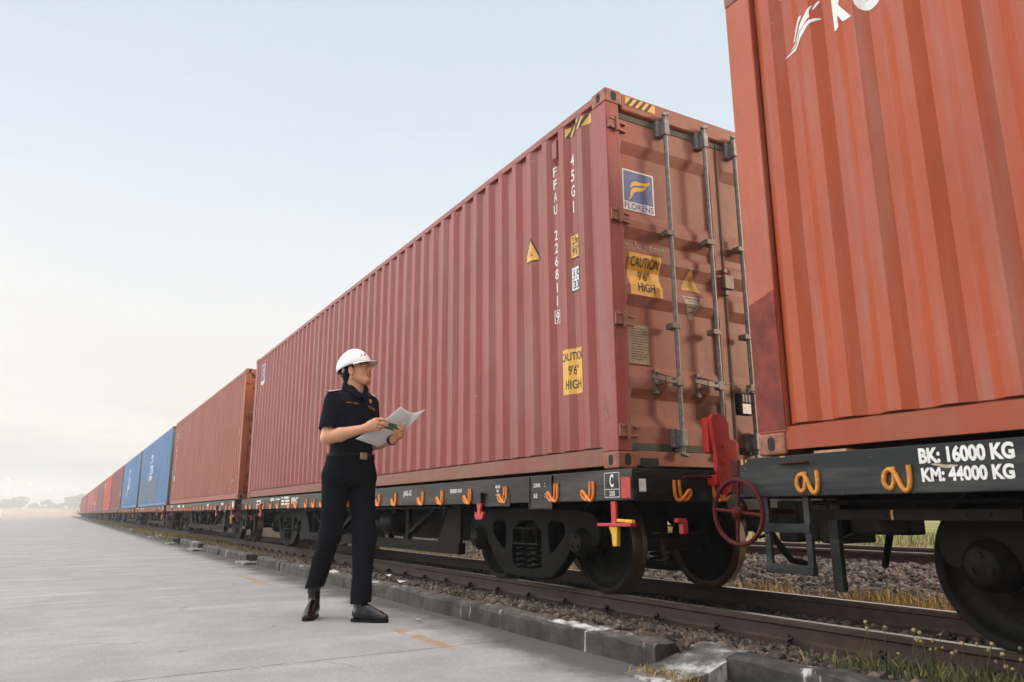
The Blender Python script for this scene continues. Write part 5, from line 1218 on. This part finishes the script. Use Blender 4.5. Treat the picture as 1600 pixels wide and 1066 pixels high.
def build_shirt():
    g = SDF((-.30, -.32, .98), (.30, .34, 1.60), .0045)
    th = R_(40); c, s = math.cos(th), math.sin(th)     # chest turned to the right of the view
    zt = np.array([1.02, 1.06, 1.14, 1.24, 1.34, 1.42, 1.46, 1.50, 1.54]); at = np.array([.158, .156, .158, .168, .178, .172, .145, .085, .055]); bt = np.array([.108, .108, .110, .117, .120, .108, .092, .070, .054])
    def fn(X, Y, Z):
        a = np.interp(Z.ravel(), zt, at).reshape(Z.shape); b_ = np.interp(Z.ravel(), zt, bt).reshape(Z.shape)
        x, y = X - .004, Y - .015; u = x * math.cos(R_(42)) + y * math.sin(R_(42)); v = -x * math.sin(R_(42)) + y * math.cos(R_(42))
        e = (np.abs(u / a) ** 2.3 + np.abs(v / b_) ** 2.3) ** (1 / 2.3); return np.maximum((e - 1) * np.minimum(a, b_), np.maximum(Z - 1.535, 1.035 - Z))
    g.put((-.24, -.24, 1.0), (.24, .26, 1.56), fn, .01)
    for sh, el in ((SR, ER), (SL, EL)):
        a = np.array(sh); e = np.array(el); m = a + (e - a) * .80
        g.cap(a + np.array([0, 0, .002]), m, .060, .066, .03)
        d = (e - a) / np.linalg.norm(e - a); h0 = a + (e - a) * .80
        lo = np.minimum(h0, e) - .08; hi = np.maximum(h0, e) + .08
        sl, X, Y, Z = g.win(lo, hi); dist = (X - h0[0]) * d[0] + (Y - h0[1]) * d[1] + (Z - h0[2]) * d[2]
        near = np.sqrt((X - h0[0]) ** 2 + (Y - h0[1]) ** 2 + (Z - h0[2]) ** 2)
        rad = np.sqrt(np.maximum(near ** 2 - dist ** 2, 0))
        cut = np.where(rad < .085, dist, -1.0); torso = fn(X, Y, Z); g.D[sl] = np.where((cut > 0) & (torso > .004), np.maximum(g.D[sl], cut), g.D[sl]).astype(np.float32)
        # hollow hem
        g.cap(m, m + d * .05, .058, .060, .002, 's')
    for p in (NECK,): g.cap(np.array(p) + np.array([.03, -.035, -.075]), np.array(p) + np.array([.01, -.01, .06]), .026, .062, .008, 's')   # open neck
    folds(g, .0065, 3, (-.3, -.3, 1.0), (.3, .3, 1.42))
    pmesh('shirt', g, 'shirt')
    # collar
    b = SDF((-.14, -.16, 1.42), (.16, .16, 1.62), .0035)
    ring = [(-.044, .052, 1.553), (.02, .080, 1.555), (-.062, .0, 1.550), (-.055, -.055, 1.535), (-.012, -.088, 1.500), (.035, -.098, 1.465)]
    order = [1, 0, 2, 3, 4, 5]
    for i in range(5):
        p, q = np.array(ring[order[i]]), np.array(ring[order[i + 1]])
        for dz, dr in ((0, .010), (-.016, .011), (-.032, .012)):
            o_ = np.array([0, 0, dz]); ex = 1 + (-dz) * 4
            pp = NECK + (p - np.array([.012, .015, 1.5])) * 1 + 0; pc = np.array([p[0] * ex, p[1] * ex, p[2]]) + o_; qc = np.array([q[0] * ex, q[1] * ex, q[2]]) + o_
            b.cap(pc, qc, dr, dr, .008)
    ring2 = [(.02, .080, 1.555), (.070, .055, 1.55), (.085, .005, 1.525), (.082, -.045, 1.495), (.065, -.085, 1.46)]
    for i in range(4):
        p, q = np.array(ring2[i]), np.array(ring2[i + 1])
        for dz, dr in ((0, .010), (-.018, .012)):
            ex = 1 + (-dz) * 4; b.cap(np.array([p[0] * ex, p[1] * ex, p[2] + dz]), np.array([q[0] * ex, q[1] * ex, q[2] + dz]), dr, dr, .008)
    pmesh('collar', b, 'shirt')
build_shirt()
def build_trousers():
    g = SDF((-.30, -.26, .06), (.26, .28, 1.09), .0045)
    def fn(X, Y, Z):
        zt = np.array([.84, .90, .96, 1.04, 1.07]); a = np.interp(Z.ravel(), zt, [.150, .185, .186, .165, .163]).reshape(Z.shape); b_ = np.interp(Z.ravel(), zt, [.105, .122, .120, .114, .113]).reshape(Z.shape)
        x, y = X + .002, Y - .012; t = R_(30); u = x * math.cos(t) + y * math.sin(t); v = -x * math.sin(t) + y * math.cos(t)
        e = (np.abs(u / a) ** 2.2 + np.abs(v / b_) ** 2.2) ** (1 / 2.2); return np.maximum((e - 1) * np.minimum(a, b_), np.maximum(Z - 1.06, .86 - Z))
    g.put((-.25, -.2, .84), (.25, .24, 1.08), fn, .02)
    for hp_, k, a, bot in ((HR, KR, AR, .185), (HL_, KL, AL, .115)):
        hp_ = np.array(hp_); k = np.array(k); a = np.array(a); t = (a[2] - .0) ; e = k + (a - k) * ((k[2] - bot + .03) / (k[2] - a[2]))
        g.cap(hp_ + np.array([0, 0, -.02]), k, .094, .071, .03); g.cap(k, e, .071, .062, .03)
        sl, X, Y, Z = g.win((e[0] - .12, e[1] - .12, .05), (e[0] + .12, e[1] + .12, bot + .08)); 
        r = np.sqrt((X - e[0]) ** 2 + (Y - e[1]) ** 2)
        g.D[sl] = np.maximum(g.D[sl], bot - Z + (X - e[0]) * .1).astype(np.float32)
        dd = (a - k) / np.linalg.norm(a - k); g.cap(e - dd * .04, e + dd * .07, .050, .050, .002, 's')
    folds(g, .0065, 5, (-.3, -.3, .06), (.3, .3, .95), (10, 10, 22))
    pmesh('trousers', g, 'trouser')
build_trousers()
def build_shoe(heel, toe, ankle, z0=0.0):
    h = np.array([*heel, z0]); t = np.array([*toe, z0]); d = t - h; Ln = np.linalg.norm(d); d /= Ln; sd_ = np.array([-d[1], d[0], 0])
    at = lambda f, s, u: h + d * (f * Ln) + sd_ * s + np.array([0, 0, u])
    lo = np.minimum(h, t) - np.array([.08, .08, 0]); hi = np.maximum(h, t) + np.array([.08, .08, .22]); g = SDF(lo - np.array([0, 0, .01]), hi, .004)
    g.cap(at(.14, 0, .050), at(.40, 0, .050), .032, .034, .02); g.cap(at(.40, 0, .044), at(.70, .004, .035), .036, .036, .02); g.cap(at(.70, .004, .033), at(.87, .003, .028), .036, .026, .02)
    g.cap(at(.20, 0, .065), np.array(ankle) + np.array([0, 0, .02]), .037, .040, .02); g.cap(at(.36, 0, .085), at(.56, 0, .06), .030, .030, .02)
    sl, X, Y, Z = g.win(lo - .02, hi); g.D[sl] = np.maximum(g.D[sl], .016 - (Z - z0)).astype(np.float32)
    o = pmesh('shoe', g, 'leather')
    P = [(.02, -.024), (.10, -.031), (.35, -.030), (.60, -.038), (.80, -.037), (.94, -.023), (1.0, 0), (.94, .026), (.80, .040), (.60, .041), (.35, .031), (.10, .031), (.02, .024), (-.02, 0)]
    b = MB(); b.prism([tuple(at(f, s, 0)[:2]) for f, s in chaikin(P, 2)], 'xy', z0 + .001, z0 + .020); b.build('sole', 'sole', o)
def build_sock(k, a):
    k, a = np.array(k), np.array(a); d = (k - a) / np.linalg.norm(k - a); MB().tube([tuple(a + d * q) for q in (-.03, .02, .08, .15)], [.040, .041, .043, .046], 16).build('sock', 'ink', person)
build_sock(KR, AR); build_sock(KL, AL)
build_shoe((-.190, .185), (-.245, -.045), AR); build_shoe((.045, -.115), (.275, -.225), AL)
# hair, hat, small items
def build_hair():
    g = SDF(HC - .16, HC + .16, .004)
    g.ell(hp(-.020, 0, .030), (.096, .080, .098), HM, .01); g.ell(hp(-.056, 0, -.030), (.042, .056, .048), HM, .02)
    for s in (-1, 1): g.cap(hp(.016, s * .070, .035), hp(.016, s * .070, .012), .010, .006, .01)
    g.cap(hp(-.052, .0, -.050), hp(-.048, 0, -.072), .036, .028, .02)
    sl, X, Y, Z = g.win(HC - .2, HC + .2); f = (X - HC[0]) * Fv[0] + (Y - HC[1]) * Fv[1] + (Z - HC[2]) * Fv[2]; u = (X - HC[0]) * Uv[0] + (Y - HC[1]) * Uv[1] + (Z - HC[2]) * Uv[2]; s = np.abs((X - HC[0]) * Sv[0] + (Y - HC[1]) * Sv[1])
    face = np.where(u < .036, f - .020 , f - .06); g.D[sl] = np.maximum(g.D[sl], face).astype(np.float32); g.D[sl] = np.maximum(g.D[sl], u - .06).astype(np.float32)
    for s_ in (-1, 1): g.ell(hp(-.002, s_ * .086, -.014), (.027, .028, .040), HM, .004, 's')
    pmesh('hair', g, 'hair', smooth_it=1)
build_hair()
def build_hat():
    b = MB(); n, m = 48, 12; vs = []
    rim = lambda a: (.128 if math.cos(a) > 0 else .124) + .0 
    for inner in (0, 1):
        for j in range(m + 1):
            e = (math.pi / 2) * j / m
            for i in range(n):
                a = 2 * math.pi * i / n; rf, rs, ru = .127 - inner * .006, .108 - inner * .006, .122 - inner * .006
                ridge = .010 * math.exp(-((math.sin(a) * math.cos(e)) / .22) ** 2) * math.sin(e) ** .5 if not inner else 0
                f, s, u = rf * math.cos(a) * math.cos(e), rs * math.sin(a) * math.cos(e), (ru + ridge) * math.sin(e)
                vs.append(tuple(hp(f - .008, s, u + .030 - .014 * (1 - math.cos(a)) * .5 * math.cos(e))))
    fs = []; o1 = n * (m + 1)
    for j in range(m):
        for i in range(n):
            k = (i + 1) % n; fs.append((j * n + i, j * n + k, (j + 1) * n + k, (j + 1) * n + i)); fs.append((o1 + j * n + k, o1 + j * n + i, o1 + (j + 1) * n + i, o1 + (j + 1) * n + k))
    for i in range(n): k = (i + 1) % n; fs.append((i, o1 + i, o1 + k, k))
    b.add(vs, fs, True); hat = b.build('hard_hat', 'helmet', person)
    b = MB(); vs = []; n2 = 29
    for lay in (.0, -.005):
        for i in range(n2):
            a = -1.25 + 2.5 * i / (n2 - 1); ext = .044 * max(0, math.cos(a * 1.22)) ** .7
            vs += [tuple(hp(.122 * math.cos(a) - .008, .106 * math.sin(a), .032 + lay)), tuple(hp((.130 + ext) * math.cos(a) - .008, (.112 + ext * .5) * math.sin(a), .020 + lay))]
    q = 2 * n2; fs = []
    for i in range(n2 - 1): fs += [(2 * i, 2 * i + 1, 2 * i + 3, 2 * i + 2), (q + 2 * i, q + 2 * i + 2, q + 2 * i + 3, q + 2 * i + 1), (2 * i + 1, q + 2 * i + 1, q + 2 * i + 3, 2 * i + 3)]
    b.add(vs, fs, True); b.build('visor', 'helmet', hat)
    b = MB(); b.cap = None
    b.bar(hp(-.045, .098, .012), hp(-.058, .092, -.012), .014, .005); b.bar(hp(-.09, .0, .0), hp(-.075, .055, -.01), .012, .02); b.build('strap', 'grime_white', hat)
    b = MB()
    for k in range(3): b.bar(hp(.094 - k * .003, .050 + k * .003, .092 - k * .012), hp(.089 - k * .003, .062 + k * .003, .088 - k * .012), .003, .003)
    b.bar(hp(.105, .028, .083), hp(.100, .040, .078), .004, .012); b.build('hat_print', 'logo_blue', hat)
build_hat()
b = MB(); vs = []; n = 48; t = R_(30)
def beltpt(a, r, z):
    u, v = (.168 + r) * math.copysign(abs(math.cos(a)) ** .91, math.cos(a)), (.117 + r) * math.copysign(abs(math.sin(a)) ** .91, math.sin(a)); return (u * math.cos(t) - v * math.sin(t) - .002, u * math.sin(t) + v * math.cos(t) + .012, z)
for i in range(n): a = 2 * math.pi * i / n; vs += [beltpt(a, -.004, 1.028), beltpt(a, .003, 1.028), beltpt(a, .003, 1.064), beltpt(a, -.004, 1.064)]
b.add(vs, [(4 * i + k, 4 * i + (k + 1) % 4, 4 * ((i + 1) % n) + (k + 1) % 4, 4 * ((i + 1) % n) + k) for i in range(n) for k in range(4)], True); belt = b.build('belt', 'sole', person)
a0 = math.radians(-82); c0 = Vector(beltpt(a0, .006, 1.046)); nn = Vector((c0.x + .002, c0.y - .012, 0)).normalized(); tt = Vector((-nn.y, nn.x, 0))
b = MB(); b.add([c0 + tt * (sx * .030) + Vector((0, 0, sz * .022)) + nn * q for q in (-.006, .005) for sx, sz in ((-1, -1), (1, -1), (1, 1), (-1, 1))], [(3, 2, 1, 0), (4, 5, 6, 7), (0, 1, 5, 4), (1, 2, 6, 5), (2, 3, 7, 6), (3, 0, 4, 7)])
b.build('buckle', 'brass', belt, bevel=.004)
# epaulets with pale stripes
bpy.context.view_layer.update()
def shirt_hit(px, py):
    for k in range(40):
        hit, loc, nor, _ = bpy.data.objects['shirt'].ray_cast(Vector(L(px, py - 8 + k * .8, -1.0)), Vector((0, 1, 0)))
        if hit:
            hit, loc, nor, _ = bpy.data.objects['shirt'].ray_cast(Vector(L(px, py - 8 + k * .8 + 2.6, -1.0)), Vector((0, 1, 0)))
            if hit: return loc, nor
for (a, c) in (((518.5, 613.0), (500.5, 619.0)), ((564.0, 615.0), (571.0, 618.5))):
    (p, n1), (q, n2) = shirt_hit(*a), shirt_hit(*c); nn_ = (n1 + n2 + Vector((0, -.25, .1))).normalized(); p = p + nn_ * .009; q = q + nn_ * .009
    b = MB(); b.bar(p, q, .046, .010, nn_); ep = b.build('epaulet', 'trouser', person, bevel=.004)
    b = MB()
    for k0, k1 in ((.10, .24), (.40, .96)): b.bar(p.lerp(q, k0) + nn_ * .0035, p.lerp(q, k1) + nn_ * .0035, .036, .006, nn_)
    b.build('epaulet_stripe', 'white', ep)
# chest: placket, pockets, name strip and badge, found on the shirt surface by ray along the chest normal
def on_shirt(px, py):
    o = bpy.data.objects['shirt']; org = Vector(L(px, py, -1.0)); hit, loc, nor, _ = o.ray_cast(org, Vector((0, 1, 0))); return loc if hit else Vector(L(px, py, -.12))
bpy.context.view_layer.update()
def strip(name, pts, mat, r=.0022, out_=.002):
    b = MB(); b.tube([tuple(on_shirt(*p) + Vector((0, -out_, 0))) for p in pts], r, 5); return b.build(name, mat, person)
for k, (ya, yb) in enumerate(((639.4, 640.2),)):
    for i in range(9):
        x0 = 527.5 + i * 2.15
        if i == 4: continue
        strip('name_strip', [(x0, ya + i * .12), (x0 + .7, ya - 1.1 + i * .12), (x0 + 1.5, yb + i * .12)], 'gold', .0018)
for row in (0, 1): strip('badge_text', [(563 + i * 1.5, 641 + row * 2.4 + i * .55 + (i % 2) * .4) for i in range(8)], 'gold', .0017)
b = MB(); c = on_shirt(565, 633.5); n_ = 14
b.add([tuple(c + Vector((.011 * math.cos(a), -.003 + .004 * math.cos(a), .016 * math.sin(a)))) for a in np.linspace(0, 6.283, n_ + 1)[:-1]] + [tuple(c + Vector((.011 * math.cos(a), .012 + .004 * math.cos(a), .016 * math.sin(a)))) for a in np.linspace(0, 6.283, n_ + 1)[:-1]], [tuple(range(n_))] + [(i, (i + 1) % n_, n_ + (i + 1) % n_, n_ + i) for i in range(n_)]); b.build('badge', 'gold', person)
strip('pocket_flap', [(527.5, 644), (528, 650), (538, 652), (547, 650), (547, 645)], 'trouser', .0032); strip('pocket_flap', [(563, 648), (564, 653), (570, 655), (575, 654)], 'trouser', .0032)
strip('placket', [(555, 628), (556.5, 645), (557.5, 665), (558, 690), (558.5, 715)], 'trouser', .003)
for y in (638, 655, 672): strip('button', [(556.8, y), (556.9, y + 1)], 'ink', .004)
# watch
w = np.array(WL); e = np.array(EL); d = (w - e) / np.linalg.norm(w - e); c = w - d * .012
b = MB(); b.lathe([(-.011, .031), (-.011, .036), (.011, .036), (.011, .031)], (0, 0, 0), 'z', 24)
wt = b.build('wristwatch', 'sole', person); wt.matrix_local = Matrix.Translation(Vector(c)) @ Vector(d).to_track_quat('Z', 'Y').to_matrix().to_4x4()
# papers: one curved sheet stack with a turned corner; and a green card
def sheet():
    BL, BR, TL, TR = [np.array(v) for v in (L(544, 699, -.235), L(580, 707.5, -.10), L(612, 646, -.19), L(658, 655.5, -.06))]
    n, m = 24, 14; vs = []
    for i in range(n + 1):
        for j in range(m + 1):
            a, c_ = i / n, j / m; p = (BL * (1 - c_) + BR * c_) * (1 - a) + (TL * (1 - c_) + TR * c_) * a
            sag = -.020 * math.sin(math.pi * c_) * a - .012 * math.sin(math.pi * a); p = p + np.array([0, .006 * math.sin(3 * a), sag])
            curl = max(0, a * .9 + c_ * .75 - 1.22); p = p + np.array([-.06 * curl, -.26 * curl, .07 * curl])
            vs.append(tuple(p))
    fs = [(i * (m + 1) + j, i * (m + 1) + j + 1, (i + 1) * (m + 1) + j + 1, (i + 1) * (m + 1) + j) for i in range(n) for j in range(m)]
    b = MB().add(vs, fs, True); o = b.build('paper_sheets', 'paper'); s_ = o.modifiers.new('thickness', 'SOLIDIFY'); s_.thickness = .0025
    tag(o, 'white paper sheets with a curled corner, held in both hands of the worker', 'papers'); o.matrix_world = person.matrix_basis; return o
bpy.context.view_layer.update(); pm = person.matrix_world.copy()
o = sheet(); o.matrix_world = pm
P = [L(586, 681.5, -.232), L(600, 684.8, -.215), L(609.5, 683.5, -.20), L(612, 676.3, -.195), L(595, 672.8, -.225)]
b = MB(); nrm = np.array([0, .006, 0]); b.add([tuple(np.array(p)) for p in P] + [tuple(np.array(p) + nrm) for p in P], [tuple(range(5)), tuple(range(9, 4, -1))] + [(i, (i + 1) % 5, 5 + (i + 1) % 5, 5 + i) for i in range(5)])
o = b.build('green_card', 'green'); o.matrix_world = pm; tag(o, 'small dark green card held against the papers between the two hands', 'card')

# ------------------------------------------------------------------ haze over the yard
b = MB(); b.box((-150, -30, -2.4), (150, 930, 30)); hz_ = b.build('haze', None); tag(hz_, kind='stuff')
hm = bpy.data.materials.new('haze_air'); hm.use_nodes = True; hm.node_tree.nodes.clear()
ho = hm.node_tree.nodes.new('ShaderNodeOutputMaterial'); hv = hm.node_tree.nodes.new('ShaderNodeVolumePrincipled'); hm.node_tree.links.new(hv.outputs[0], ho.inputs['Volume'])
hv.inputs['Color'].default_value = (.92, .95, .97, 1); hv.inputs['Density'].default_value = .0013; hv.inputs['Anisotropy'].default_value = .2
hz_.data.materials.append(hm)
